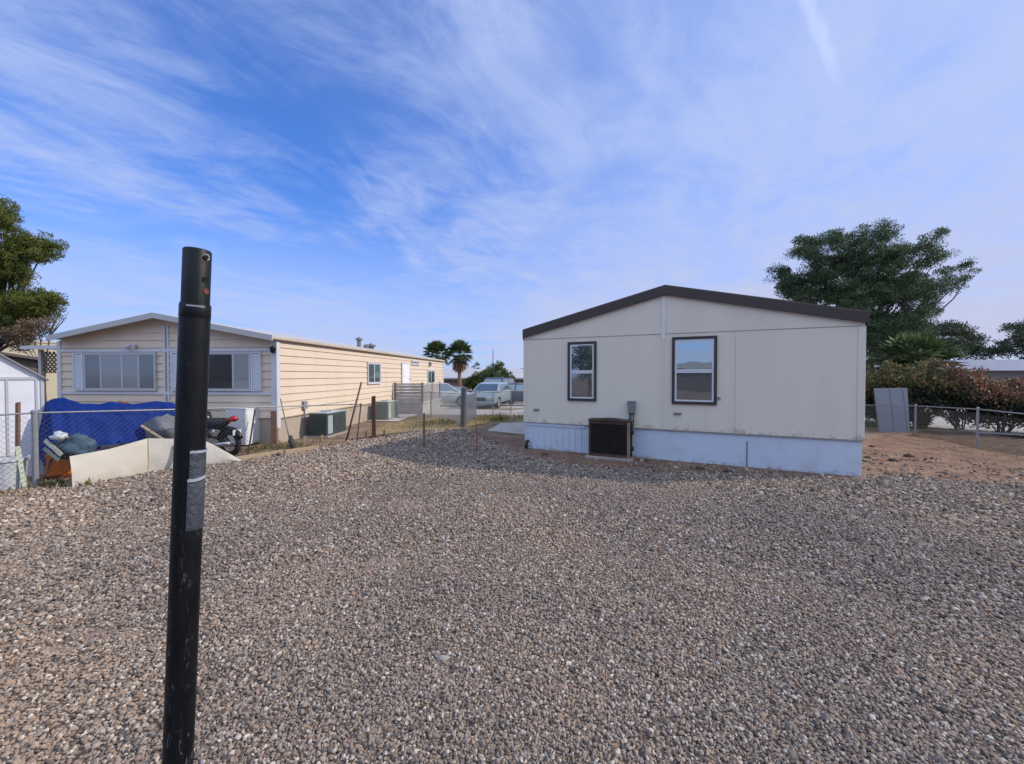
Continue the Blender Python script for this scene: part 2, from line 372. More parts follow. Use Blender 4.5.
def gravel():
    P, S = [], []
    for (r0, r1, dens, size) in ((.9, 2.7, 8000, .0070), (2.7, 4.4, 5600, .0079), (4.4, 7.2, 2900, .0103), (7.2, 10.5, 1150, .0145), (10.5, 14.5, 480, .021)):
        n = int(dens * (2 * 1.22) * (r1 ** 2 - r0 ** 2) / 2)
        a = RNG.uniform(-1.22, 1.22, n); r = np.sqrt(RNG.uniform(r0 ** 2, r1 ** 2, n))
        P.append(np.stack([r * np.sin(a), r * np.cos(a)], 1)); S.append(size * RNG.lognormal(0, .25, n))
    n = 26000; P.append(np.stack([RNG.uniform(-6, 7, n), RNG.uniform(-3, 1.2, n)], 1)); S.append(.012 * RNG.lognormal(0, .3, n))    # round the camera's own feet
    P = np.concatenate(P); S = np.concatenate(S)
    j = RNG.normal(0, .12, P.shape)
    ok = inside(GP, P[:, 0] + j[:, 0], P[:, 1] + j[:, 1])
    # a few bare, worn patches where the dirt shows through
    for (qx, qy, rx, ry) in ((112, 628, .46, .16), (60, 650, .24, .10), (392, 562, .4, .18), (405, 505, .5, .5), (960, 520, .9, .35), (470, 436, 1.0, .7), (330, 452, .6, .3), (1000, 560, .5, .2)):
        c = G(qx, qy); d = ((P[:, 0] - c.x) / rx) ** 2 + ((P[:, 1] - c.y) / ry) ** 2 + np.array([noise.noise(V((x * 3, y * 3, 2))) * .6 for x, y in P])
        ok &= ~((d < 1) & (RNG.random(len(P)) < .62 * (1 - d * .7)))
    rel = P - np.array(RH.o.xy); u = rel @ np.array(RH.u.xy); v = rel @ np.array(RH.v.xy)
    ok &= ~((v > -.04) & (u > -.05) & (u < RW + .05))
    # stray stones on the dirt beyond the edge
    n = 2600; a = RNG.uniform(.2, 1.0, n); r = RNG.uniform(6.5, 13, n); Q = np.stack([r * np.sin(a), r * np.cos(a)], 1)
    rq = Q - np.array(RH.o.xy); uq = rq @ np.array(RH.u.xy); vq = rq @ np.array(RH.v.xy)
    okq = (~inside(GP, Q[:, 0], Q[:, 1])) & (Q[:, 1] < 13) & ((vq < -.05) | (uq > RW + .1))
    P = np.concatenate([P[ok], Q[okq]]); S = np.concatenate([S[ok], .02 * RNG.lognormal(0, .3, okq.sum())])
    n = len(P); z = .008 + RNG.uniform(-.5, .95, n) * S
    gzv = np.array([gz(x, y) for x, y in P])
    co = np.stack([P[:, 0], P[:, 1], z + gzv], 1).astype(np.float32)
    me = bpy.data.meshes.new('gravel'); me.vertices.add(n); me.vertices.foreach_set('co', co.ravel())
    sc = (S[:, None] * RNG.uniform(.62, 1.3, (n, 3)) * np.array([1.12, 1.0, .80])).astype(np.float32)
    at = me.attributes.new('stone_scale', 'FLOAT_VECTOR', 'POINT'); at.data.foreach_set('vector', sc.ravel())
    ro = np.stack([RNG.normal(0, .45, n), RNG.normal(0, .45, n), RNG.uniform(0, 6.28, n)], 1).astype(np.float32)
    at = me.attributes.new('stone_turn', 'FLOAT_VECTOR', 'POINT'); at.data.foreach_set('vector', ro.ravel())
    o = bpy.data.objects.new('gravel', me); COL.objects.link(o); tag(o, kind='stuff')
    m, nt, b = nt_new('gravel_stone'); L = nt.links
    oi = nd(nt, 'ShaderNodeObjectInfo'); r = stone_ramp(nt); L.new(oi.outputs['Random'], r.inputs['Fac'])
    tc = nd(nt, 'ShaderNodeTexCoord'); ns = nd(nt, 'ShaderNodeTexNoise', Scale=1.6, Detail=3.0); L.new(tc.outputs['Object'], ns.inputs['Vector'])
    r2 = ramp(nt, [(.3, (.78,) * 3), (.7, (1.15,) * 3)]); L.new(ns.outputs['Fac'], r2.inputs['Fac'])
    mx = nd(nt, 'ShaderNodeMixRGB', blend_type='MULTIPLY'); mx.inputs[0].default_value = 1; L.new(r.outputs[0], mx.inputs[1]); L.new(r2.outputs[0], mx.inputs[2])
    # loads of slightly different stone: tan and dusty in places, greyer in others
    n2 = nd(nt, 'ShaderNodeTexNoise', Scale=.33, Detail=4.0, Roughness=.6); L.new(oi.outputs['Location'], n2.inputs['Vector'])
    r4 = ramp(nt, [(.36, (.78, .735, .70)), (.5, (.96, .88, .80)), (.64, (1.14, 1.0, .86))]); L.new(n2.outputs['Fac'], r4.inputs['Fac'])
    mx4 = nd(nt, 'ShaderNodeMixRGB', blend_type='MULTIPLY'); mx4.inputs[0].default_value = 1; L.new(mx.outputs[0], mx4.inputs[1]); L.new(r4.outputs[0], mx4.inputs[2])
    L.new(mx4.outputs[0], b.inputs['Base Color']); b.inputs['Roughness'].default_value = .8; b.inputs['Specular IOR Level'].default_value = .2
    ng = bpy.data.node_groups.new('gravel_scatter', 'GeometryNodeTree')
    ng.interface.new_socket('Geometry', in_out='INPUT', socket_type='NodeSocketGeometry'); ng.interface.new_socket('Geometry', in_out='OUTPUT', socket_type='NodeSocketGeometry')
    N = lambda t: ng.nodes.new(t); K = ng.links
    gi, go = N('NodeGroupInput'), N('NodeGroupOutput'); m2p = N('GeometryNodeMeshToPoints'); K.new(gi.outputs[0], m2p.inputs['Mesh'])
    g2i = N('GeometryNodeGeometryToInstance')
    for k in range(5):
        ico = N('GeometryNodeMeshIcoSphere'); ico.inputs['Radius'].default_value = 1; ico.inputs['Subdivisions'].default_value = 2
        nz = N('ShaderNodeTexNoise'); nz.noise_dimensions = '4D'; nz.inputs['W'].default_value = k * 3.7; nz.inputs['Scale'].default_value = .9; nz.inputs['Detail'].default_value = 1.5
        sb = N('ShaderNodeVectorMath'); sb.operation = 'SUBTRACT'; sb.inputs[1].default_value = (.5, .5, .5); K.new(nz.outputs['Color'], sb.inputs[0])
        ml = N('ShaderNodeVectorMath'); ml.operation = 'SCALE'; ml.inputs['Scale'].default_value = 1.5; K.new(sb.outputs[0], ml.inputs[0])
        spn = N('GeometryNodeSetPosition'); K.new(ico.outputs['Mesh'], spn.inputs['Geometry']); K.new(ml.outputs[0], spn.inputs['Offset'])
        sm = N('GeometryNodeSetMaterial'); sm.inputs['Material'].default_value = m; K.new(spn.outputs[0], sm.inputs['Geometry'])
        ss = N('GeometryNodeSetShadeSmooth'); ss.inputs['Shade Smooth'].default_value = (k % 2 == 0); K.new(sm.outputs[0], ss.inputs['Geometry'])
        K.new(ss.outputs[0], g2i.inputs[0])
    iop = N('GeometryNodeInstanceOnPoints'); K.new(m2p.outputs[0], iop.inputs['Points']); K.new(g2i.outputs[0], iop.inputs['Instance']); iop.inputs['Pick Instance'].default_value = True
    for nm, sk in (('stone_turn', 'Rotation'), ('stone_scale', 'Scale')):
        na = N('GeometryNodeInputNamedAttribute'); na.data_type = 'FLOAT_VECTOR'; na.inputs['Name'].default_value = nm; K.new(na.outputs['Attribute'], iop.inputs[sk])
    ri = N('FunctionNodeRandomValue'); ri.data_type = 'INT'; ri.inputs[4].default_value = 0; ri.inputs[5].default_value = 4; K.new(ri.outputs[2], iop.inputs['Instance Index'])
    K.new(iop.outputs[0], go.inputs[0])
    md = o.modifiers.new('scatter', 'NODES'); md.node_group = ng
    print('gravel stones', n)
gravel()
# ================================================================ shared builders
M_WHITE = lambda: mat('white_trim', (.52, .52, .545), .5, .06, 4, (.45, .42, .40), .35, 2.5)
M_DARKROOM = glass_mat('dark_pane', (.008, .010, .012), .0, .06, 1.22)
def bars(mb, fr, u0, u1, w0, w1, t, va, vb):
    mb.box((u0, va, w0), (u0 + t, vb, w1), fr).box((u1 - t, va, w0), (u1, vb, w1), fr)
    mb.box((u0 + t, va, w0), (u1 - t, vb, w0 + t), fr).box((u0 + t, va, w1 - t), (u1 - t, vb, w1), fr); return mb
def window(parent, fr, u0, u1, w0, w1, fm, sm, panes, t=.06, st=.03, name='window'):
    """frame stands 35 mm proud of the wall, sashes sit inside it, panes inside the sashes. panes: (u0,u1,w0,w1,material) in 0..1"""
    wn = bars(MB(), fr, u0, u1, w0, w1, t, -.038, .012).build(name, fm, parent)
    a0, a1, b0, b1 = u0 + t, u1 - t, w0 + t, w1 - t
    for k, (p0, p1, q0, q1, gm) in enumerate(panes):
        x0, x1, y0, y1 = a0 + (a1 - a0) * p0, a0 + (a1 - a0) * p1, b0 + (b1 - b0) * q0, b0 + (b1 - b0) * q1
        s = .004 * (k % 2)
        bars(MB(), fr, x0 + .002, x1 - .002, y0 + .002, y1 - .002, st, -.024 + s, .010).build('sash', sm, wn)
        MB().box((x0 + st, -.013 + s, y0 + st), (x1 - st, -.004, y1 - st), fr).build('pane', gm, wn)
    return wn
def lap_rows(mb, fr, w0, w1, rh, ext, out=.032):
    """overlapping horizontal boards; ext(w) gives the span along u at height w"""
    n = max(1, round((w1 - w0) / rh)); rh = (w1 - w0) / n
    for i in range(n):
        a, b = w0 + i * rh, w0 + (i + 1) * rh
        (l0, r0), (l1, r1) = ext(a), ext(b)
        if r1 - l1 < .05: l1 = r1 = (l1 + r1) / 2
        p = [fr(l0, -.004, a), fr(r0, -.004, a), fr(r0, -out, a), fr(l0, -out, a), fr(l1, -.006, b), fr(r1, -.006, b)]
        mb.add(p, [(3, 2, 5, 4), (0, 1, 2, 3)])
    return mb
def slab(mb, fr, u0, w0, u1, w1, v0, v1, t):
    mb.prism([fr(u0, v0, w0), fr(u1, v0, w1), fr(u1, v0, w1 + t), fr(u0, v0, w0 + t)], fr.v * (v1 - v0)); return mb

# ================================================================ the beige double-wide home
SK = hr(524, 422)[1]; EV = (hr(524, 338.5)[1] + hr(863, 322)[1]) / 2; AP_U, AP_W = hr(665, 295); DEP = 15.0
home = thing('mobile_home', 'plain beige double-wide mobile home with dark brown roof edge and white skirting', 'mobile home', RH(RW / 2, DEP / 2, 0))
BEIGE = mat('beige_panel', (.62, .565, .475), .75, .03, 2.2, (.50, .45, .38), .30, 1.3, .35, 110, aniso=(1, 1, .22), splash=(.30, .21, .15, SK, .35))
mb = MB().prism([RH(0, 0, SK), RH(RW, 0, SK), RH(RW, 0, EV + .02), RH(AP_U, 0, AP_W), RH(0, 0, EV + .02)], RH.v * DEP)
mb.build('wall', BEIGE, home)
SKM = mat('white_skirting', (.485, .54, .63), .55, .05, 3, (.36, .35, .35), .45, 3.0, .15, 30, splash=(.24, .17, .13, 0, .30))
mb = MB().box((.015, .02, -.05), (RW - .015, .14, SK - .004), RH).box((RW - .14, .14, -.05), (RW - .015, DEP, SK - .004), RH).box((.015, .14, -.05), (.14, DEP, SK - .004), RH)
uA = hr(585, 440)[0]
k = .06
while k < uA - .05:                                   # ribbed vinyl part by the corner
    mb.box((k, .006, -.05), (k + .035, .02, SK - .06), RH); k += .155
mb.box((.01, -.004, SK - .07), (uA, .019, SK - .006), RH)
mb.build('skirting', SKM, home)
uS = hr(747, 455)[0]
MB().box((uS - .008, .008, -.05), (uS + .008, .0185, SK - .14), RH).build('skirting_seam', mat('seam_dark', (.08, .08, .09), .8), home)
DK = mat('seam_grey', (.26, .235, .21), .8, .1)
mb = MB().box((.05, -.006, EV - .055), (RW - .05, -.001, EV - .043), RH).box((0.0, -.022, SK - .003), (RW, -.001, SK + .012), RH)
mb.build('panel_seam', DK, home)
uV = hr(735, 400)[0]
MB().box((uV - .003, -.003, SK + .03), (uV + .003, -.001, EV - .07), RH).build('joint_line', mat('joint_beige', (.40, .36, .31), .8), home)
uT0 = AP_U - .035
wT = hr(663, 340)[1]
TRM = mat('beige_trim', (.62, .585, .54), .7, .04)
MB().box((uT0 - .035, -.014, wT), (uT0 + .05, -.001, AP_W - .02), RH).build('ridge_trim', TRM, home, bevel=.003)
MB().box((uT0 - .012, -.010, SK + .012), (uT0 + .028, -.001, wT), RH).build('joint_trim', BEIGE, home, bevel=.003)
for a, b in ((-.012, .075), (RW - .10, RW + .012)):
    MB().box((a, -.012, SK), (b, .06, EV - .06), RH).build('corner_trim', BEIGE, home, bevel=.003)
BR = mat('dark_brown_fascia', (.045, .034, .030), .55, .12, 6)
mb = MB(); SL = (AP_W - EV) / AP_U; ft = .185
for s, u0, u1, w0, w1 in ((0, -.012, AP_U, EV - .012 * SL, AP_W), (1, AP_U, RW + .03, AP_W, EV - .03 * (AP_W - EV) / (RW - AP_U))):
    mb.prism([RH(u0, -.07, w0 - .0), RH(u1, -.07, w1 - .0), RH(u1, -.07, w1 + ft), RH(u0, -.07, w0 + ft)], RH.v * .055)
mb.build('fascia', BR, home)
RM = mat('brown_shingle', (.10, .085, .075), .9, .25, 12, bump=.5, bscale=40)
mb = MB()
slab(mb, RH, -.03, EV - .03 * SL + ft - .05, AP_U, AP_W + ft - .05, -.014, DEP + .1, .085)
slab(mb, RH, AP_U, AP_W + ft - .05, RW + .05, EV - .05 * (AP_W - EV) / (RW - AP_U) + ft - .05, -.014, DEP + .1, .085)
mb.build('roof', RM, home)
GUT = mat('eave_board', (.05, .042, .04), .6, .1)
for a, b in ((-.026, -.016), (RW + .016, RW + .04)):
    MB().box((a, -.012, EV - .06), (b, DEP + .08, EV + .10), RH).build('eave_board', GUT, home)
FRM = mat('bronze_frame', (.035, .030, .030), .45, .15, 8)
SASH = mat('white_sash', (.55, .56, .58), .5, .05)
GL1 = glass_mat('reflecting_pane', (.02, .03, .04), .46, .012); GL2 = glass_mat('screened_pane', (.05, .055, .06), .22, .03)
for (x0, x1, y0, y1, mid) in ((568, 596.5, 341.8, 400.8, .5), (672, 717, 336.5, 404.3, .5)):
    ym = (y0 + y1) / 2; xm = (x0 + x1) / 2
    u0, u1 = hr(x0, ym)[0], hr(x1, ym)[0]; w1, w0 = hr(xm, y0)[1], hr(xm, y1)[1]
    window(home, RH, u0, u1, w0, w1, FRM, SASH, [(0, 1, .49, 1, GL1), (0, 1, 0, .49, GL2)], .055, .035)
GMT = mat('grey_metal', (.16, .165, .17), .5, .15, 8)
for (px, py) in ((536.5, 409.5), (677.5, 413.5), (719, 398)):
    u, w_ = hr(px, py); s = .075 if px < 700 else .025
    MB().box((u - s, -.03, w_ - .022), (u + s, -.001, w_ + .022), RH).box((u - s * .7, -.045, w_ - .012), (u + s * .7, -.03, w_ + .014), RH).build('wall_vent', mat('vent_grey', (.22, .21, .20), .6), home)
u, w_ = hr(632, 407)
dc = MB().box((u - .075, -.12, w_ - .13), (u + .075, -.002, w_ + .13), RH).box((u - .085, -.13, w_ + .10), (u + .085, -.002, w_ + .14), RH).build('disconnect_box', GMT, home, bevel=.006)
MB().tube([RH(u - .03, -.05, w_ - .13), RH(u - .03, -.05, w_ - .45), RH(u - .05, -.10, w_ - .75), RH(u - .05, -.16, .28)], .022).tube([RH(u + .04, -.05, w_ - .13), RH(u + .055, -.09, w_ - .30), RH(u + .03, -.12, w_ - .45), RH(u - .02, -.14, w_ - .55)], .013).build('conduit', mat('dark_conduit', (.05, .05, .055), .5), dc, smooth=True)
u, _ = hr(528, 440); p = hr(528, 440)
MB().tube([RH(u, .03, .19), RH(u, -.09, .19)], .035, 10).tube([RH(u, -.09, .19), RH(u, -.11, .02)], .042, 10).build('drain_pipe', mat('black_plastic', (.015, .015, .016), .45), home, smooth=True)

# ================================================================ the rusty air conditioner on its pad
p0, p1 = G(588.5, 457.5), G(628.5, 462.5)
AC = Frame(p0, RH.u); aw = .90; ah = .83; ad_ = .78
pk = (p0 - RH.o); av = pk.dot(RH.v)                                       # how far out from the wall the unit's face is
ad_ = -av - .12
ac = thing('air_conditioner', 'rusty dark brown air conditioner standing against the beige home', 'air conditioner', p0)
RUST = mat('rusty_cabinet', (.050, .030, .022), .75, .35, 7, (.14, .066, .032), .7, 4.0, .4, 60)
RUST2 = mat('tan_cabinet_edge', (.22, .155, .10), .75, .3, 9, (.09, .05, .03), .8, 6.0)
w_pad = .05
mb = MB()
for a, b in ((0, .05), ):
    mb.box((a, 0, w_pad), (b, .05, ah), AC)
mb.box((0, ad_ - .05, w_pad), (.05, ad_, ah), AC).box((aw - .05, ad_ - .05, w_pad), (aw, ad_, ah), AC)
mb.box((.05, 0.004, w_pad), (aw - .06, .05, w_pad + .06), AC).box((.05, .004, ah - .06), (aw - .06, .05, ah), AC)
mb.box((.05, ad_ - .04, w_pad), (aw - .05, ad_, ah), AC)
mb.build('cabinet', RUST, ac, bevel=.004)
MB().box((aw - .06, -.004, w_pad), (aw, .056, ah), AC).build('corner_post', RUST2, ac, bevel=.004)
mb = MB().box((-.015, -.015, ah), (aw + .015, ad_ + .012, ah + .035), AC)
mb.build('lid', RUST, ac, bevel=.006)
gm_ = mat('coil_dark', (.009, .008, .008), .7, .3, 20)
MB().box((.052, .03, w_pad + .05), (aw - .058, .06, ah - .05), AC).box((.02, .05, w_pad + .05), (.035, ad_ - .05, ah - .05), AC).box((aw - .035, .056, w_pad + .05), (aw - .02, ad_ - .05, ah - .05), AC).build('coil', gm_, ac)
mb = MB(); k = .085
while k < aw - .08:
    mb.box((k, .006, w_pad + .062), (k + .010, .026, ah - .062), AC); k += .034
k = w_pad + .14
while k < ah - .1:
    mb.box((.052, .008, k), (aw - .062, .02, k + .008), AC); k += .15
mb.build('grille', mat('grille_rust', (.022, .015, .013), .7, .4, 10), ac)
fg = MB()
for r in (.08, .14, .20, .26):
    c = AC(aw / 2, ad_ / 2, ah + .038); fg.tube([c + V((math.cos(a) * r, math.sin(a) * r, 0)) for a in [i * math.pi / 10 for i in range(21)]], .005, 4, False)
fg.build('fan_guard', RUST, ac)
for wz in (.25, .60):
    MB().lathe(AC(aw, ad_ * .45, wz), RH.u, [(0, 0), (0, .05), (.05, .05), (.06, .03), (.06, 0)], 12).build('pipe_valve', mat('black_plastic', (.015, .015, .016), .45), ac, smooth=False)
pad = MB().box((-.07, -.08, -.03), (aw + .07, ad_ + .08, w_pad), AC).build('concrete_pad', mat('old_concrete', (.30, .27, .245), .9, .2, 6, (.20, .13, .09), .7, 3.0, .4, 50), bevel=.012)
tag(pad, 'low concrete pad under the rusty brown air conditioner', 'pad')

# ================================================================ the long cream home on the left
CR = G(277, 444)
LHV = V((33 / 400, 1, 0)).normalized(); LHU = V((LHV.y, -LHV.x, 0))
def on_front(px, py, off=0.0):
    p = PL(px, py, CR - LHV * off, LHV) - CR; return p.dot(LHU), p.z
LW = -on_front(60, 380)[0]
LH = Frame(CR - LHU * LW, LHU)
def hl(px, py): u, w_ = on_front(px, py); return u + LW, w_
LS = Frame(CR, LHV, -LHU)
def hs(px, py, off=0.0):
    p = PL(px, py, CR + LHU * off, LHU) - CR; return p.dot(LHV), p.z
LEN = hs(443, 380)[0]
LHW = Frame(LH.o - LHV * .036, LHU)
SID = (hs(279, 416.6)[1] + hs(371, 403.7)[1]) / 2
LE = (hs(276, 336)[1] + hs(430, 361)[1]) / 2
au, awp = hl(171, 318); au = LW * .5 if abs(au - LW * .5) < .4 else au
lhome = thing('mobile_home', 'long cream lap-sided mobile home with shuttered front windows and low gable roof', 'mobile home', LH(LW / 2, LEN / 2, 0))
print('left home', LW, LEN, SID, LE, au, awp, 'right', RW, SK, EV, AP_U, AP_W)
CREAM = mat('cream_siding', (.60, .495, .385), .7, .04, 2.0, (.45, .36, .28), .22, 1.5, .15, 90, aniso=(1, 1, .25))
sl = (awp - LE) / au; sr = (awp - LE) / (LW - au)
def ext(w_):
    if w_ <= LE: return (0, LW)
    return ((w_ - LE) / sl, LW - (w_ - LE) / sr)
mb = MB().prism([LH(.004, .004, SID), LH(LW - .004, .004, SID), LH(LW - .004, .004, LE), LH(au, .004, awp), LH(.004, .004, LE)], LHV * (LEN - .008))
lap_rows(mb, LH, SID, LE, .215, ext); lap_rows(mb, LH, LE, awp, .215, ext)
lap_rows(mb, LS, SID, LE, .215, lambda w_: (0, LEN))
mb.build('wall', CREAM, lhome)
SKL = mat('stucco_skirting', (.36, .305, .245), .9, .10, 2.5, (.25, .20, .16), .5, 1.4, .5, 70)
MB().box((.02, .03, -.6), (LW - .012, LEN, SID - .002), LH).build('skirting', SKL, lhome)
MB().box((0, -.026, SID - .03), (LEN, .0, SID + .006), LS).build('base_trim', mat('tan_trim', (.33, .26, .19), .8, .1), lhome)
WT = M_WHITE()
y0, y1 = hl(120, 350.5)[1], hl(120, 392.8)[1]
for wz, h in ((y0, .085), (y1, .085)):
    MB().box((.09, -.042, wz - h / 2), (LW - .12, -.0, wz + h / 2), LH).build('band_trim', WT, lhome, bevel=.004)
for a, b in ((-.03, .09),):
    MB().box((a, -.047, .25), (b, .0, LE - .02), LH).build('corner_trim', WT, lhome, bevel=.004)
MB().box((LW - .12, -.048, .42), (LW + .048, .0, LE - .02), LH).box((LW, .0, .42), (LW + .048, .10, LE - .02), LH).build('corner_trim', WT, lhome, bevel=.004)
ug = hl(167, 340)[0]
MB().box((ug - .075, -.046, SID), (ug - .02, .0, awp - .2), LH).build('ridge_trim', WT, lhome)
MB().box((ug + .035, -.046, SID), (ug + .085, .0, awp - .2), LH).build('ridge_trim', WT, lhome)
MB().box((ug - .018, -.040, SID), (ug + .033, -.001, awp - .35), LH).build('downspout', mat('grey_spout', (.22, .20, .19), .6), lhome)
# roof: white metal pans, front overhang
ROOFM = mat('pale_metal_roof', (.44, .43, .42), .5, .08, 3, (.38, .33, .28), .4, 2.0)
mb = MB(); OH = .32
slab(mb, LH, .10, LE + .10 * sl + .035, au, awp + .035, -OH, LEN + .1, .06)
slab(mb, LH, au, awp + .035, LW + .12, LE - .12 * sr + .035, -OH, LEN + .1, .06)
mb.build('roof', ROOFM, lhome)
FAS = mat('pale_fascia', (.43, .42, .415), .55, .07, 3, (.40, .36, .32), .35, 3.0)
mb = MB()
for (a, wa, b, wb) in ((.06, LE + .06 * sl, au, awp), (au, awp, LW + .14, LE - .14 * sr)):
    mb.prism([LH(a, -OH - .03, wa - .045), LH(b, -OH - .03, wb - .045), LH(b, -OH - .03, wb + .10), LH(a, -OH - .03, wa + .10)], LHV * .03)
mb.build('fascia', FAS, lhome)
mb = MB()
for (a, wa, b, wb) in ((.11, LE + .11 * sl, au, awp), (au, awp, LW + .11, LE - .11 * sr)):
    mb.prism([LH(a, -OH, wa + .0), LH(b, -OH, wb + .0), LH(b, -OH, wb + .03), LH(a, -OH, wa + .03)], LHV * (OH - .003))
mb.build('soffit', mat('soffit', (.42, .38, .34), .8, .06), lhome)
MB().box((-OH, -.13, LE - .02), (LEN + .08, -.10, LE + .03), LS).build('eave_gutter', mat('tan_gutter', (.42, .33, .24), .6, .1), lhome)
# front windows and shutters
SHM = mat('pale_shutter', (.54, .565, .61), .55, .06, 5)
CURT = glass_mat('curtained_pane', (.20, .21, .225), .03, .08); CURT2 = glass_mat('grey_curtain_pane', (.11, .12, .13), .03, .08)
ALU = mat('aluminium_frame', (.42, .43, .45), .4, .08)
wt, wb_ = hl(120, 352.6)[1], hl(120, 390.6)[1]
def front_window(x0, x1, panes):
    u0, u1 = hl(x0, 370)[0], hl(x1, 370)[0]
    g = bars(MB(), LHW, u0, u1, wb_, wt, .04, -.045, .03).build('window', ALU, lhome)
    for (a, b, gm) in panes:
        a, b = hl(a, 370)[0], hl(b, 370)[0]
        bars(MB(), LHW, a + .002, b - .002, wb_ + .042, wt - .042, .025, -.036, -.003).build('sash', ALU, g)
        MB().box((a + .027, -.028, wb_ + .067), (b - .027, -.006, wt - .067), LHW).build('pane', gm, g)
def shutter(x0, x1):
    a, b = hl(x0, 370)[0], hl(x1, 370)[0]
    m_ = bars(MB(), LHW, a, b, wb_, wt, .035, -.048, .03); k = wb_ + .05
    while k < wt - .06:
        m_.add([LHW(a + .035, -.044, k), LHW(b - .035, -.044, k), LHW(b - .035, -.022, k + .05), LHW(a + .035, -.022, k + .05)], [(0, 1, 2, 3)]); k += .045
    m_.build('shutter', SHM, lhome)
front_window(86.5, 158, [(87.5, 103.5, CURT2), (103.5, 124.5, CURT), (124.5, 141, CURT), (141, 157, CURT2)])
shutter(76, 86)
front_window(183, 252.5, [(184, 208, M_DARKROOM), (208, 235, M_DARKROOM), (235, 251.5, CURT)])
shutter(253, 262.5); shutter(173.5, 182.5)
# gable lamp, corner lamp, outlet box
u, w_ = hl(134, 345.5)
MB().box((u - .10, -.06, w_ - .03), (u + .14, -.02, w_ + .03), LH).tube([LH(u - .05, -.06, w_), LH(u - .12, -.16, w_ - .06)], [.03, .055], 10).tube([LH(u + .06, -.06, w_), LH(u + .14, -.16, w_ - .05)], [.03, .055], 10).build('flood_lamp', WT, lhome, smooth=False)
c = LH(LW - .02, -.10, hl(277, 350)[1])
MB().lathe(c, (0, 0, 1), [(-.09, .02), (-.07, .05), (.04, .075), (.07, .09), (.09, .02), (.12, .015)], 10).tube([c + V((0, 0, .06)), c + LHV * .1 + V((0, 0, .06))], .02, 6).build('wall_lamp', mat('black_lamp', (.012, .012, .013), .4), lhome, smooth=True)
d_, w_ = hs(303, 404.5)
ob = MB().box((d_ - .09, -.09, w_ - .13), (d_ + .09, -.02, w_ + .10), LS).tube([LS(d_, -.05, w_ - .13), LS(d_, -.05, w_ - .4)], .02, 6).build('outlet_box', mat('outlet_grey', (.20, .21, .23), .5), lhome)
# side windows, door, roof vents
GRN = glass_mat('green_pane', (.035, .085, .055), .10, .03); GRN2 = glass_mat('dark_green_pane', (.02, .04, .03), .10, .03)
def side_win(x0, x1, y0, y1, p):
    ym, xm = (y0 + y1) / 2, (x0 + x1) / 2
    window(lhome, Frame(CR + LHU * .036, LHV, -LHU), hs(x0, ym)[0], hs(x1, ym)[0], hs(xm, y1)[1], hs(xm, y0)[1], WT, WT, p, .05, .03)
side_win(366.5, 379.5, 362.5, 384, [(0, .5, 0, 1, GRN2), (.5, 1, 0, 1, GRN)])
side_win(427, 434, 370, 384.5, [(0, .5, 0, 1, GRN), (.5, 1, 0, 1, GRN2)])
side_win(411, 418, 360.5, 365, [(0, 1, 0, 1, GRN2)])
d0, d1 = hs(401.3, 380)[0], hs(408.5, 380)[0]; wtop = hs(405, 364)[1]
LS2 = Frame(CR + LHU * .036, LHV, -LHU)
dm = bars(MB(), LS2, d0 - .08, d1 + .08, .62, wtop + .08, .08, -.04, .0).build('door_frame', WT, lhome)
dr = MB().box((d0, -.03, .70), (d1, .0, wtop), LS2).box((d0 + .12, -.042, 1.75), (d1 - .12, -.03, wtop - .15), LS2).box((d0 + .12, -.042, .85), (d1 - .12, -.03, 1.6), LS2).build('door', mat('white_door', (.70, .70, .74), .5, .04), lhome, bevel=.006)
MB().lathe(LS2(d1 - .08, -.03, 1.65), -LS2.v, [(0, .02), (.04, .02), (.05, .035), (.07, .03), (.075, 0)], 10).build('door_handle', mat('brass', (.35, .25, .10), .35, metal=.8), dr, smooth=True)
MB().box((hs(429, 364)[0] - .12, -.14, hs(428, 364)[1] - .12), (hs(429, 364)[0] + .12, -.02, hs(428, 364)[1] + .12), LS).build('wall_lamp', GMT, lhome, bevel=.02)
MB().box((LEN - .10, -.045, .3), (LEN + .03, .05, LE - .05), LS).build('corner_trim', WT, lhome)
for px, py0, hh, rr in ((359, 337, .48, .085), (371, 343.5, .22, .13), (366, 344, .15, .07)):
    q = PL(px, py0, CR - LHU * .9, LHU); top = q.z
    MB().lathe(V((q.x, q.y, 0)), (0, 0, 1), [(top - hh - .15, rr), (top - .14, rr), (top - .14, rr * 1.7), (top - .06, rr * 1.7), (top - .05, rr * .6), (top, rr * .5), (top, 0)], 12).build('roof_vent', GMT, lhome, smooth=False)

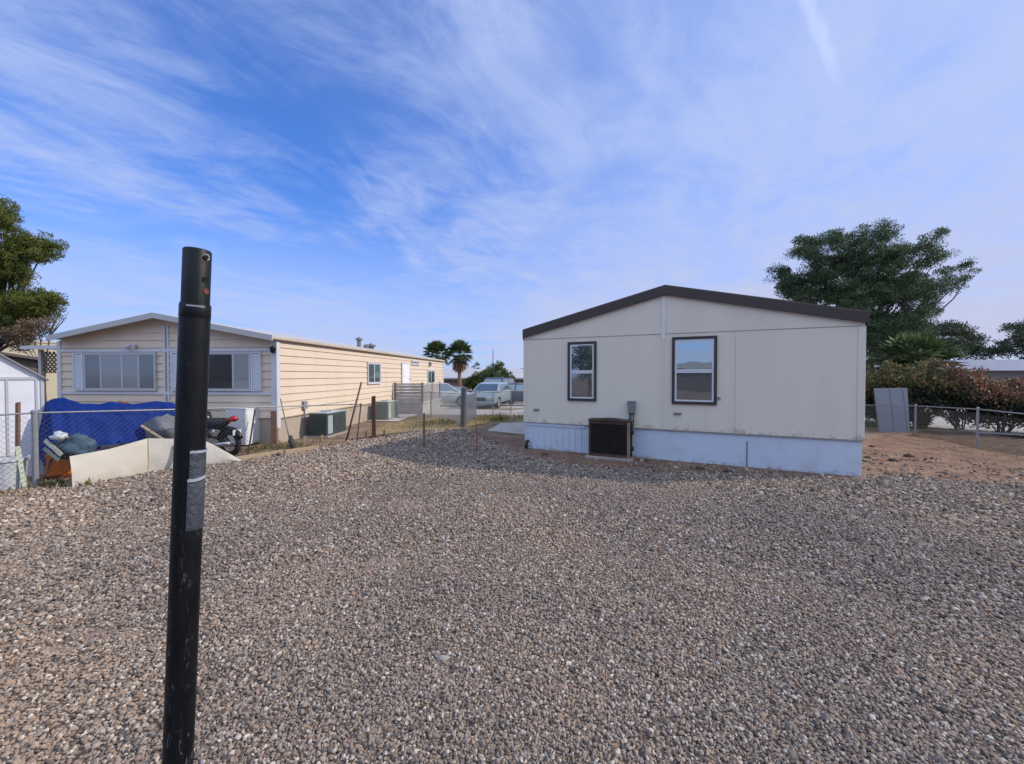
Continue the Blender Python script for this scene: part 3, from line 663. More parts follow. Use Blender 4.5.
# condensers by its long wall
TEAL = mat('dark_teal_metal', (.045, .062, .062), .5, .15, 5, (.10, .085, .07), .4, 3.0)
def condenser(px, py, off, wd, ln, ht, label, m1, m2):
    b = G(px, py); d = (b - CR).dot(LHV)
    fr = Frame(LS(d, -off - wd, 0), LHU * -1, LHV); fr = Frame(LS(d, -off, 0), LHU, LHV)
    t = thing('air_conditioner', label, 'air conditioner', fr(wd / 2, ln / 2, 0), None)
    MB().box((0, 0, .05), (wd, ln, ht), fr).build('cabinet', m1, t, bevel=.012)
    m_ = MB(); k = .10
    while k < ht - .08:
        m_.box((.04, -.012, k), (wd - .04, -.001, k + .018), fr); m_.box((wd + .001, ln * .30, k), (wd + .012, ln - .05, k + .018), fr); k += .045
    m_.build('louvre', m1, t)
    MB().box((wd + .001, .05, .10), (wd + .016, ln * .27, ht - .06), fr).build('service_panel', m2, t, bevel=.004)
    MB().box((-.015, -.015, ht), (wd + .015, ln + .015, ht + .03), fr).lathe(fr(wd / 2, ln / 2, ht + .03), (0, 0, 1), [(0, wd * .4), (.03, wd * .38), (.03, wd * .3), (.01, wd * .3)], 20).build('lid', m2, t)
    MB().box((-.08, -.08, -.03), (wd + .08, ln + .08, .05), fr).build('base_pad', mat('old_concrete', (.30, .27, .245), .9), t)
    return t
condenser(311, 437.5, .20, .55, 1.15, .70, 'dark teal air conditioner low against the cream side wall', TEAL, mat('pale_teal', (.30, .36, .38), .45, .1))
condenser(390, 420.5, .25, .55, 1.05, .74, 'pale green air conditioner further along the cream side wall near the porch', mat('sage_metal', (.20, .235, .21), .5, .1, 4), mat('sage_lid', (.34, .39, .34), .5, .1))
slabm = mat('pale_concrete', (.40, .365, .33), .9, .12, 3, (.28, .22, .17), .5, 1.3, .3, 60)
sheet('side_walk', [tuple(LS(5.2, -.06, 0).xy), tuple(LS(5.2, -1.35, 0).xy), tuple(LS(9.6, -1.25, 0).xy), tuple(LS(9.6, -.06, 0).xy)], .022, slabm, .5, .05)

# porch at the side door
pd0, pd1 = d0 - 1.2, d1 + .9
porch = thing('porch', 'small grey wooden porch with railing at the white side door', 'porch', LS((pd0 + pd1) / 2, -.7, 0))
PW = mat('weathered_wood', (.42, .40, .375), .85, .2, 6, (.13, .10, .08), .5, 3.0)
MB().box((pd0, -1.5, .5), (pd1, -.05, .6), LS).build('deck', PW, porch)
MB().box((pd0 + .02, -1.46, -.3), (pd0 + .05, -.06, .495), LS).box((pd0 + .05, -1.46, -.3), (pd1, -1.43, .495), LS).build('deck_skirt', PW, porch)
for (a, v_) in ((pd0 + .05, -1.44), (pd0 + .05, -.12), (pd1 - .05, -1.44), ((pd0 + pd1) / 2, -1.44)):
    MB().box((a - .045, v_ - .045, .6), (a + .045, v_ + .045, 1.50), LS).build('post', mat('brown_post', (.22, .18, .155), .8, .2), porch)
mb = MB().box((pd0 + .02, -1.40, 1.38), (pd0 + .08, -.16, 1.46), LS).box((pd0 + .09, -1.47, 1.38), (pd1 - .09, -1.41, 1.46), LS)
for k in range(5): mb.box((pd0 + .035, -1.39, .63 + k * .15), (pd0 + .065, -.17, .76 + k * .15), LS)
for k in range(16): mb.box((pd0 + .12 + k * (pd1 - pd0 - .3) / 16, -1.46, .605), (pd0 + .22 + k * (pd1 - pd0 - .3) / 16, -1.43, 1.375), LS)
mb.build('railing', PW, porch)

# patio cover at its left side
pc = thing('patio_cover', 'white patio cover on posts with diamond lattice beside the cream home', 'patio cover', LH(-1.1, 1.5, 0))
pw1 = A(45, 347.5, 11.9).z
MB().box((-1.85, .5, pw1 - .02), (-.17, 5.0, pw1 + .03), LH).build('roof', WT, pc, bevel=.01)
MB().box((-1.90, .46, pw1 - .05), (-.18, .5, pw1 + .05), LH).build('fascia', WT, pc)
for u_ in (-1.47, -.10):
    MB().box((u_ - .045, .60, 0), (u_ + .045, .69, pw1 - .06), LH).build('post', PW if u_ < -.5 else WT, pc)
mb = MB(); la0, la1, lb0, lb1 = -1.42, -.80, pw1 - .75, pw1 - .13
s = -(lb1 - lb0)
while s < la1 - la0:
    for sg in (1, -1):
        a, b = max(0, s), min(la1 - la0, s + lb1 - lb0)
        if b - a > .02:
            y_a, y_b = (a - s, b - s) if sg == 1 else (lb1 - lb0 - (a - s), lb1 - lb0 - (b - s))
            v_ = .64 if sg == 1 else .655
            P0, P1 = LH(la0 + a, v_, lb0 + y_a), LH(la0 + b, v_, lb0 + y_b)
            nrm = (P1 - P0).normalized().cross(LHV) * .021
            mb.prism([P0 - nrm, P1 - nrm, P1 + nrm, P0 + nrm], LHV * .012)
    s += .135
mb.build('lattice', mat('dark_lattice', (.10, .085, .075), .8, .15), pc)

# shed
FD = (FENCE[3] - FENCE[0]).normalized()
sc_ = G(45, 474); SF = Frame(sc_, V((.60, .80, 0)))
shed = thing('shed', 'small white metal garden shed with steep roof behind the wire fence', 'shed', SF(-1, 1, 0))
SHW = mat('white_sheet_metal', (.64, .65, .70), .45, .05, 3, (.45, .42, .40), .3, 2.0)
ew = A(45, 378, sc_.y).z
MB().prism([SF(0, 0, 0), SF(-2.1, 0, 0), SF(-2.1, 0, ew), SF(-1.05, 0, ew + .85), SF(0, 0, ew)], SF.v * 2.0).build('wall', SHW, shed)
mb = MB()
slab(mb, SF, .07, ew - .055, -1.05, ew + .87, -.06, 2.06, .03); slab(mb, SF, -1.05, ew + .87, -2.17, ew - .055, -.06, 2.06, .03)
mb.build('roof', mat('shed_roof', (.24, .235, .24), .5, .1), shed)
mb = MB().box((-2.1, -.015, ew - .03), (.0, -.001, ew + .02), SF)
for u_ in (-.42, -.08, -.9, -1.4): mb.box((u_ - .015, -.014, .02), (u_ + .015, -.001, ew - .03), SF)
mb.box((-.03, -.018, .0), (.012, -.001, ew - .031), SF)
mb.build('seam_rib', mat('grey_rib', (.40, .41, .44), .5, .08), shed)
# ================================================================ black pole close to the camera
PY = .95
pt_, pb_ = A(197.5, 250, PY), A(178, 764, PY)
dv = (pb_ - pt_); base = pt_ + dv * (pt_.z / -dv.z); axis = (pt_ - base).normalized(); plen = (pt_ - base).length
R0 = 12.7 / F * PY; zc = lambda y: (A(190, y, PY).z - 0) / axis.z
pole = thing('steel_pole', 'scuffed black steel pole with grey tape leaning slightly in the gravel close by', 'pole', base)
def pole_mat():
    m, nt, b = nt_new('black_pole_paint'); L = nt.links
    tc = nd(nt, 'ShaderNodeTexCoord'); mp = nd(nt, 'ShaderNodeMapping'); mp.inputs['Scale'].default_value = (1, 1, .35); L.new(tc.outputs['Object'], mp.inputs['Vector'])
    n = nd(nt, 'ShaderNodeTexNoise', Scale=22.0, Detail=8.0, Roughness=.7, Distortion=1.5); L.new(mp.outputs[0], n.inputs['Vector'])
    # scratches: thin crooked lines through the paint, mostly on the lower half
    mp1 = nd(nt, 'ShaderNodeMapping'); mp1.inputs['Scale'].default_value = (1.6, 1.6, .30); mp1.inputs['Rotation'].default_value = (.15, .2, 0); L.new(tc.outputs['Object'], mp1.inputs['Vector'])
    w1 = nd(nt, 'ShaderNodeTexNoise', Scale=14.0, Detail=3.0, Distortion=.8); L.new(mp1.outputs[0], w1.inputs['Vector'])
    ab = nd(nt, 'ShaderNodeMath', operation='SUBTRACT'); ab.inputs[1].default_value = .5; L.new(w1.outputs['Fac'], ab.inputs[0])
    a2 = nd(nt, 'ShaderNodeMath', operation='ABSOLUTE'); L.new(ab.outputs[0], a2.inputs[0])
    r1 = ramp(nt, [(0, (1, 1, 1)), (.009, (0, 0, 0))]); L.new(a2.outputs[0], r1.inputs['Fac'])
    r2 = ramp(nt, [(.50, (0, 0, 0)), (.60, (1, 1, 1))]); L.new(n.outputs['Fac'], r2.inputs['Fac'])
    mu = nd(nt, 'ShaderNodeMath', operation='MULTIPLY'); L.new(r1.outputs[0], mu.inputs[0]); L.new(r2.outputs[0], mu.inputs[1])
    sz = nd(nt, 'ShaderNodeSeparateXYZ'); L.new(tc.outputs['Object'], sz.inputs[0])
    mr = nd(nt, 'ShaderNodeMapRange'); L.new(sz.outputs['Z'], mr.inputs[0])
    for i, q in enumerate((1.15, 1.7, .75, .05)): mr.inputs[i + 1].default_value = q
    m3 = nd(nt, 'ShaderNodeMath', operation='MULTIPLY'); L.new(mu.outputs[0], m3.inputs[0]); L.new(mr.outputs[0], m3.inputs[1])
    rb = ramp(nt, [(.3, (.0022, .0030, .0042)), (.75, (.006, .0075, .0095))]); L.new(n.outputs['Fac'], rb.inputs['Fac'])
    mx = nd(nt, 'ShaderNodeMixRGB'); mx.inputs['Color2'].default_value = (.22, .22, .22, 1); L.new(m3.outputs[0], mx.inputs[0]); L.new(rb.outputs[0], mx.inputs[1])
    L.new(mx.outputs[0], b.inputs['Base Color'])
    rr = ramp(nt, [(.3, (.34,) * 3), (.7, (.6,) * 3)]); L.new(n.outputs['Fac'], rr.inputs['Fac']); L.new(rr.outputs[0], b.inputs['Roughness'])
    bp = nd(nt, 'ShaderNodeBump', Strength=.25, Distance=.004); L.new(n.outputs['Fac'], bp.inputs['Height']); L.new(bp.outputs[0], b.inputs['Normal'])
    b.inputs['Specular IOR Level'].default_value = .22
    return m
PM = pole_mat()
tw = V((1, 0, 0)); tw = (tw - axis * tw.dot(axis)).normalized(); fwd = axis.cross(tw) * 1
fwd = fwd if fwd.y < 0 else -fwd                                         # toward the camera
jz = zc(304) 
MB().lathe(base, axis, [(-.3, R0), (jz - .006, R0), (jz, R0 * .985), (jz + .001, R0 * .88), (jz - .05, R0 * .84)], 40, tw).build('lower_tube', PM, pole, smooth=True).modifiers.new('es', 'EDGE_SPLIT').split_angle = .6
R1 = R0 * .92; off = axis.cross(fwd) * 0
MB().lathe(base, axis, [(jz - .05, R1), (plen - .003, R1), (plen, R1 - .002), (plen, R1 - .005), (jz, R1 - .005)], 40, tw).build('upper_tube', PM, pole, smooth=True).modifiers.new('es', 'EDGE_SPLIT').split_angle = .6
MB().lathe(base, axis, [(jz - .034, R0 + .0), (jz - .033, R0 + .0005), (jz - .004, R0 + .0005), (jz - .003, R0)], 40, tw).build('collar', PM, pole, smooth=True)
def patch(mb, h0, h1, a0, a1, r, th, n=14, wob=0):
    k = len(mb.v)
    for lay in (r, r + th):
        for i in range(n + 1):
            a = a0 + (a1 - a0) * i / n
            for j, h in enumerate((h0, h1)):
                hh = h + (noise.noise(V((a * 3, h * 9, 1.0))) * wob)
                q = base + axis * hh + (tw * math.sin(a) + fwd * math.cos(a)) * lay
                mb.v.append(tuple(q))
    N = 2 * (n + 1)
    for i in range(n):
        a = k + 2 * i
        mb.f += [(a, a + 2, a + 3, a + 1), (a + N, a + N + 1, a + N + 3, a + N + 2), (a, a + N, a + N + 2, a + 2), (a + 1, a + 3, a + N + 3, a + N + 1)]
    e = k + 2 * n
    mb.f += [(k, k + 1, k + N + 1, k + N), (e, e + N, e + N + 1, e + 1)]
    return mb
TAPE = mat('grey_tape', (.055, .063, .079), .42, .22, 30, (.022, .026, .034), .85, 16.0, .5, 90)
TAPE2 = mat('tape_edge', (.30, .33, .39), .35, .15, 30)
aL, aR = .62, 2.5
patch(MB(), zc(477), zc(450), aL + .06, aR, R0 + .0005, .0012, wob=.003).build('tape', TAPE, pole, smooth=False)
patch(MB(), zc(527), zc(480), aL - .02, aR, R0 + .0005, .0012, wob=.004).build('tape', TAPE, pole, smooth=False)
patch(MB(), zc(451.5), zc(449), aL + .06, aR, R0 + .0018, .001, wob=.003).build('tape_edge', TAPE2, pole)
patch(MB(), zc(479), zc(476), aL - .02, aR, R0 + .0018, .001, wob=.003).build('tape_edge', TAPE2, pole)
HOLE = mat('hole_dark', (.003, .003, .003), .9)
def hole(y, a, rr, m, nm, r=None):
    r = r or R1; c = base + axis * zc(y); d_ = (tw * math.sin(a) + fwd * math.cos(a)); tng = axis.cross(d_)
    mb = MB(); n = 16; k = []
    for i in range(n):
        t = 2 * math.pi * i / n; sx, sy = math.cos(t) * rr, math.sin(t) * rr; aa = a + sx / r
        for lay in (.0002, .0012): k.append(base + axis * (zc(y) + sy) + (tw * math.sin(aa) + fwd * math.cos(aa)) * (r + lay))
    lo, hi = k[0::2], k[1::2]
    mb.add(lo + hi, [tuple(range(n, 2 * n))] + [(i, (i + 1) % n, n + (i + 1) % n, n + i) for i in range(n)]); return mb.build(nm, m, pole)
SHINY = mat('bare_steel', (.45, .45, .47), .3, .1, 20, metal=.9)
hole(257, 1.36, .0080, SHINY, 'hole_rim'); hole(258, 1.26, .0055, HOLE, 'bolt_hole', R1 + .0012)
hole(280, 1.30, .0072, HOLE, 'bolt_hole')
hole(291, 1.42, .0070, mat('rust_spot', (.12, .035, .025), .85, .4, 60), 'rust_spot')
patch(MB(), zc(308), zc(306.5), .1, 1.25, R0 + .0009, .0006).build('worn_edge', SHINY, pole)

# ================================================================ wire fences
GALV = mat('galvanised_steel', (.25, .26, .275), .45, .12, 14, (.22, .19, .16), .3, 6.0, metal=.35)
WIRE = mat('fence_wire', (.17, .175, .185), .5, .1, 10, metal=.3)
def netting(mb, p0, p1, h, z0=.03, pitch=.085, r=.0021):
    Lh = (p1 - p0).xy.length; d = V(((p1 - p0).x / Lh, (p1 - p0).y / Lh, 0)); s = -h
    while s < Lh:
        for sg in (1, -1):
            a, b = max(0, s), min(Lh, s + h)
            if b - a > .01:
                za, zb = (a - s, b - s) if sg == 1 else (h - (a - s), h - (b - s))
                o_ = d.cross(V((0, 0, 1))) * (.002 * sg)
                mb.tube([p0 + d * a + V((0, 0, z0 + za)) + o_, p0 + d * b + V((0, 0, z0 + zb)) + o_], r, 3, False)
        s += pitch
    return mb
def wire_fence(name, label, posts, rails, nets, post_r=.028, wire=None, rail=None):
    """posts: (foot, head, radius); rails: polylines; nets: (p0, p1, height)"""
    t = thing(name, label, 'fence', posts[0][0])
    for (a, b, r) in posts:
        ax = (b - a).normalized()
        MB().tube([a - ax * .1, b], r, 10).lathe(b, ax, [(-.03, r * 1.15), (.005, r * 1.15), (.02, r * .8), (.028, 0)], 10).build('post', mat('shaded_grey_post', (.085, .09, .10), .6, .15, 8) if r > .09 else GALV if r > .02 else mat('dark_post', (.07, .065, .07), .6, .2), t, smooth=False)  # heavy galvanised post: its shade is put into a darker grey
    for pl in rails: MB().tube(pl, .015, 8).build('top_rail', rail or GALV, t, smooth=True)
    if nets:
        mb = MB()
        for n_ in nets: netting(mb, *n_)
        mb.build('wire_mesh', wire or WIRE, t)
    return t
def up(p, h): return V((p.x, p.y, h))
f0 = FENCE[0]; fdir = (FENCE[2] - FENCE[0]).normalized()
far_l = f0 - fdir * 2.2
def rail_at(px, py, foot): return A(px, py, foot.y)
g250 = G(248, 455); q165 = G(160, 470.5); q358 = G(357, 441)
top36 = up(f0, A(36, 413, f0.y).z)
tl = [up(far_l, A(36, 413.5, f0.y).z), top36, rail_at(165, 409.8, q165), rail_at(262, 407, G(262, 452.5)), rail_at(360, 404.2, q358)]
wire_fence('wire_fence', 'grey chain-link fence along the gravel in front of the cluttered yard', [(f0, up(f0, A(36, 411, f0.y).z), .038), (g250, A(255, 410, g250.y), .018), (q358, A(361, 404, q358.y), .018)],
           [tl], [(far_l, f0, tl[0].z - .06), (f0, q165, 1.20), (q165, g250, 1.12)])
# cross fence between the two homes, with its heavy corner post
gp = G(463, 427); cf = [G(398, 418.5), G(431, 417), gp]
cr = [G(476, 417.5), G(493, 416), G(511, 414.5), G(560, 413)]
wire_fence('wire_fence', 'chain-link fence crossing the gap between the homes in front of the parked cars', [(gp, A(464, 388, gp.y), .10)] + [(p, up(p, 1.12), .026) for p in cf[:2]] + [(p, up(p, 1.12), .022) for p in cr],
           [[up(cf[0], 1.10), up(cf[1], 1.10), up(gp, 1.16)], [up(gp, 1.16)] + [up(p, 1.10) for p in cr]],
           [(cf[0], cf[1], 1.05, .03, .095, .0062, ), (cf[1], gp, 1.05, .03, .095, .0062, ), (gp, cr[0], 1.05, .03, .095, .0062, ), (cr[0], cr[1], 1.05, .03, .095, .0062, ), (cr[1], cr[2], 1.05, .03, .095, .0062, ), (cr[2], cr[3], 1.05, .03, .095, .0062)], .028, mat('grey_wire', (.27, .28, .29), .5, .1, 10, metal=.2))
# right-hand fence below the shrubs
r0, r1 = G(915, 434), G(977, 447.5); rd = (r1 - r0).normalized(); r2 = r1 + rd * 2.4; rb_ = G(868, 432)
rh0, rh1 = A(915, 405, r0.y).z, A(977, 408, r1.y).z
wire_fence('wire_fence', 'low chain-link fence along the red-leaved shrubs beside the dirt yard', [(r0, up(r0, rh0), .030), (r1, up(r1, rh1), .026), (r2, up(r2, rh1), .026), (rb_ - V((1.2, -.2, 0)), up(rb_ - V((1.2, -.2, 0)), rh0), .03)],
           [[up(rb_ - V((1.2, -.2, 0)), rh0 - .03), up(r0, rh0 - .03), up(r1, rh1 - .03), up(r2, rh1 - .03)]], [(rb_ - V((1.2, -.2, 0)), r0, rh0 - .08), (r0, r1, rh0 - .08), (r1, r2, rh0 - .08)], .03)

# ================================================================ stakes, rods and boards along the line
WOOD = mat('brown_stake', (.17, .095, .065), .85, .2, 9, (.08, .05, .04), .6, 5.0, .4, 50)
LWOOD = mat('tan_board', (.36, .26, .17), .85, .15, 7, (.20, .14, .10), .6, 4.0, .3, 50, aniso=(1, 1, 1))
def stake(name, label, cat, foot, head, w_, m, group=None, taper=1.0):
    ax = (head - foot).normalized(); x = (V((1, .2, 0)) - ax * ax.x).normalized(); y = ax.cross(x)
    a = [foot - ax * .08 + (x * sx + y * sy) * w_ / 2 for sx, sy in ((-1, -1), (1, -1), (1, 1), (-1, 1))]
    b = [head + (x * sx + y * sy) * w_ / 2 * taper + ax * (.01 * sx) for sx, sy in ((-1, -1), (1, -1), (1, 1), (-1, 1))]
    o = MB().add(a + b, [(0, 1, 2, 3), (4, 5, 6, 7), (0, 1, 5, 4), (1, 2, 6, 5), (2, 3, 7, 6), (3, 0, 4, 7)]).build(name, m, bevel=.004)
    return tag(o, label, cat, group)
a = G(17.5, 484); stake('wooden_stake', 'brown wooden stake standing in front of the white shed', 'stake', a, A(18, 402.5, a.y), .045, WOOD)
a = G(374, 438.5); stake('wooden_post', 'thick brown wooden post upright at the gravel edge', 'post', a, A(373.5, 396, a.y), .105, mat('dark_brown_post', (.085, .045, .03), .85, .25, 9, bump=.4))
a = G(346, 442.5); tag(MB().tube([a - V((.02, 0, .06)), A(361.5, 382, a.y + .1)], .026, 8).build('leaning_rod', mat('rusty_rod', (.11, .055, .045), .75, .25, 12), smooth=True), 'long rusty rod leaning to one side before the cream wall', 'rod')
for i, (x, y, yt) in enumerate(((304, 447.5, 436), (321.5, 442, 435), (366, 440, 431), (384, 437, 430))):
    a = G(x, y); stake('short_stake', ['pale stub of wooden stake by the timber edging, farther from the post', 'small tan stake stub below the dark teal air conditioner', 'thin brown stub just left of the thick brown post', 'low brown stub just beyond the thick brown post'][i], 'stake', a, A(x + .3, yt, a.y), .05, LWOOD if i < 2 else WOOD, 'stake stubs along the gravel edge')
a = G(424, 448); stake('rusty_stake', 'thin brown stake standing alone in the shaded gravel', 'stake', a, A(424, 413, a.y), .06, WOOD, 'stakes in the shaded gravel', .8)
a = G(477, 450); stake('rusty_stake', 'reddish brown stake in the shaded gravel below the heavy fence post', 'stake', a, A(476.5, 423, a.y), .05, mat('red_stake', (.22, .11, .08), .85, .2), 'stakes in the shaded gravel', .8)
# tool leaning by the house corner
a = G(291, 449)
t = thing('garden_tool', 'thin tool handle with dark head leaning by the corner of the cream home', 'tool', a)
MB().tube([a + V((.0, 0, .10)), A(280.5, 399, a.y + .45)], .017, 6).build('handle', mat('grey_handle', (.20, .18, .16), .7), t, smooth=True)
MB().tube([a + V((.07, -.02, .0)), a + V((.05, 0, .10)), a + V((-.0, 0, .22)), a + V((-.02, .02, .34))], [.06, .09, .07, .03], 7).build('head', mat('dark_head', (.05, .045, .04), .9, .3, 30, bump=.8), t)
# timber edging
def board(a, b, h, wd, label, m=LWOOD, group='boards edging the gravel'):
    d = (b - a); fr = Frame(a, d)
    o = MB().box((0, -wd / 2, -.02), (d.length, wd / 2, h), fr).build('edging_board', m, bevel=.006); return tag(o, label, 'board', group)
board(G(236, 461.5), G(284, 454), .10, .05, 'tan edging board running from the cream sheet toward the house corner')
board(G(285, 454.2), G(319, 449.3), .10, .05, 'tan edging board ending beside the short pale stub')
board(G(330, 446), G(346, 442.3), .06, .10, 'short brown board lying at the foot of the leaning rod', WOOD)
board(G(352, 441.2), G(397, 434.6), .07, .06, 'dark board along the shaded gravel past the thick post', mat('dark_board', (.10, .065, .05), .9, .25))
board(G(240, 450.5), G(268, 445.8), .06, .09, 'thin board lying in front of the white cabinet', WOOD)

# ================================================================ clutter behind the wire
def cloth_mat(name, col, var=.1):
    return mat(name, col, .75, var, 5, bump=.35, bscale=25)
# blue tarpaulin over a heap
def tarp():
    prof = [(34, 408), (38, 405), (48, 403), (55, 400), (66, 398.2), (75, 401), (84, 404.2), (100, 404.5), (112, 402.5), (124, 404), (136, 404.5), (150, 402.8), (162, 401.2), (172, 402.5), (182, 407), (192, 416)]
    fr = Frame(FENCE[0], fdir); n = 150; m_ = 44; mb = MB()
    def topz(s):
        pts = [];
        return s
    tops = []
    for (x, y) in prof:
        p = PL(x, y, fr(0, 1.15, 0), fr.v) - fr.o
        tops.append((p.dot(fr.u), p.z))
    s0, s1 = tops[0][0] + .05, tops[-1][0]
    # the heap runs between those stations; sections: front foot -> brow -> back
    for i in range(n + 1):
        s = s0 + (s1 - s0) * i / n; zt = 1.2
        for (a, za), (b, zb) in zip(tops, tops[1:]):
            if a <= s <= b: zt = za + (zb - za) * (s - a) / (b - a)
        if s < tops[0][0]: zt = tops[0][1]
        for j in range(m_ + 1):
            t = j / m_
            if t < .42: k = t / .42; v_ = .58 + .40 * k + .06 * math.sin(k * 3.1); hem = (.34 + .10 * math.sin(s * 5.1) + .05 * math.sin(s * 13)) if s < s0 + 2.2 else .12; z = hem + (zt * .95 - hem) * k ** .8
            elif t < .72: k = (t - .42) / .3; v_ = .98 + .65 * k; z = zt * (.95 + .05 * math.sin(k * math.pi))
            else: k = (t - .72) / .28; v_ = 1.63 + .35 * k; z = zt * (.95 * (1 - k) + .03)
            e = min(1, min(i, n - i) / 7)
            q = V((s * 1.5, v_ * 2.2, z * 1.6))
            fold = math.sin(s * 17 + 2.2 * noise.noise(V((s * 2, 0, 4)))) * .018 * (1 - min(1, max(0, (t - .3) / .2)))
            v_ += noise.noise(q) * .06 + noise.noise(q * 3.1) * .022 + fold * .8 + .03 * abs(noise.noise(V((s * 6 + z * 5, z * 2.5, 3)))) * (1 if t < .42 else .3); z += (noise.noise(q * 1.9 + V((9, 0, 0))) * .035 + noise.noise(q * 5) * .012)
            z = max(.015, z * (.25 + .75 * math.sqrt(e)) if e < 1 else z)
            mb.v.append(tuple(fr(s, v_, z)))
    W_ = m_ + 1
    for i in range(n):
        for j in range(m_): mb.f.append((i * W_ + j, (i + 1) * W_ + j, (i + 1) * W_ + j + 1, i * W_ + j + 1))
    o = mb.build('tarpaulin', mat('blue_tarp', (.0027, .021, .15), .7, .2, 4, (.0015, .010, .07), .5, 3.0, .2, 40, spec=.12), smooth=True)
    tag(o, 'blue tarpaulin draped over a heap behind the wire fence', 'tarpaulin')
tarp()
JUNK = mat('dark_junk', (.022, .024, .03), .8, .5, 9, (.07, .07, .075), .5, 7.0)
for k, (px, w_, h_, lab) in enumerate(((97, .55, .42, 'dark box under the hem of the blue tarpaulin next to the teal bundle'), (118, .50, .48, 'dark box under the blue tarpaulin hem behind the middle of the wide cream sheet'), (137, .48, .40, 'dark box under the blue tarpaulin nearest the diagonal stick'))):
    q = FENCE[0] + fdir * ((A(px, 440, 7.6) - FENCE[0]).dot(fdir) - .15); fr_ = Frame(q + V((-fdir.y, fdir.x, 0)) * .62, fdir)
    bx_ = MB().box((0, 0, 0), (w_, .3, h_), fr_).box((-.012, -.012, h_ - .06), (w_ + .012, .312, h_ + .012), fr_).build('storage_box', JUNK, bevel=.012); tag(bx_, lab, 'box', 'dark boxes under the tarpaulin')
def lump(name, label, cat, c, r, m, seed, amp=.25, group=None, sub=3):
    bm = bmesh.new(); bmesh.ops.create_icosphere(bm, subdivisions=sub, radius=1)
    for v in bm.verts:
        q = v.co * 1.6 + V((seed, seed * .3, 0)); k = 1 + amp * noise.noise(q) + amp * .5 * noise.noise(q * 2.7)
        v.co = V((v.co.x * r[0] * k, v.co.y * r[1] * k, max(-.95, v.co.z) * r[2] * k))
    me = bpy.data.meshes.new(name); bm.to_mesh(me); bm.free()
    for p in me.polygons: p.use_smooth = True
    o = link_mesh(name, me, m); o.location = c; return tag(o, label, cat, group)
def at(px, py, y): return A(px, py, y)
yb = 7.0
lump('cloth_bundle', 'crumpled teal grey cloth bundle in front of the blue tarpaulin', 'cloth', V((at(76, 440, 7.15).x, 7.15, .55)), (.30, .18, .22), cloth_mat('teal_cloth', (.055, .095, .13), .4), 3.3, .5)
lump('cloth_bundle', 'grey covered bundle beside the blue tarpaulin and the diagonal stick', 'cloth', V((at(163, 430, 8.35).x, 8.35, .68)), (.34, .22, .33), cloth_mat('grey_cloth', (.14, .15, .165), .35), 8.1, .4)
lump('rag', 'small rust red rag lying on top of the blue tarpaulin', 'cloth', at(123, 402.6, 8.75) + V((0, 0, -.02)), (.10, .09, .06), cloth_mat('rust_rag', (.14, .04, .02), .3), 5.2, .5, sub=2)
# pale boards and orange crate in the corner
for i, (p0, p1, wd, lab) in enumerate((((45, 440, 7.0), (62, 455, 6.78), .06, 'pale board sloping down onto the orange crate, upper one'), ((44, 448, 6.95), (59, 460, 6.75), .05, 'narrow grey green board sloping just above the orange crate'))):
    a, b = A(*p0), A(*p1); d = (b - a); fr = Frame(a, d); ax = d.normalized(); wv = ax.cross(V((.55, -.83, 0))).normalized()
    o = MB().prism([a - wv * wd / 2, b - wv * wd / 2, b + wv * wd / 2, a + wv * wd / 2], V((.55, -.83, 0)) * .022).build('loose_board', mat('pale_board', (.46, .43, .33), .8, .15, 6) if i == 0 else mat('greyish_board', (.22, .23, .18), .8, .2, 6)); tag(o, lab, 'board')
lump('white_bag', 'small white plastic bag on the clutter above the orange crate', 'bag', V((at(60, 434, 7.0).x, 7.0, A(60, 436, 7.0).z)), (.13, .1, .08), mat('white_plastic', (.55, .56, .58), .4, .1), 1.7, .6, sub=2)
c0 = G(48, 480.5)
cf_ = Frame(c0 + fdir.cross(V((0, 0, 1))) * -.10, V((.75, .66, 0)))
ct = thing('crate', 'orange plastic crate low behind the fence beside the cream sheet', 'crate', cf_(.25, .15, 0))
OR = mat('orange_plastic', (.62, .16, .012), .5, .12, 8, (.35, .09, .01), .4, 6.0)
cw, cd, ch = .44, .34, .44
mb = MB().box((0, 0, .05), (cw, .02, ch), cf_).box((0, cd - .02, .05), (cw, cd, ch), cf_).box((0, .02, .05), (.02, cd - .02, ch), cf_).box((cw - .02, .02, .05), (cw, cd - .02, ch), cf_).box((.02, .02, .05), (cw - .02, cd - .02, .07), cf_)
mb.build('crate_body', OR, ct, bevel=.006)
mb = MB().box((-.015, -.02, ch - .035), (cw + .015, -.001, ch), cf_).box((-.012, -.014, .2), (cw + .012, -.001, .225), cf_)
for k in range(6): mb.box((k * .083 + .005, -.012, .06), (k * .083 + .022, -.001, .199), cf_)
mb.build('rib', OR, ct)
MB().box((-.03, -.03, -.02), (cw + .03, cd, .048), cf_).build('base', mat('dark_red_base', (.12, .03, .02), .8, .3), ct)

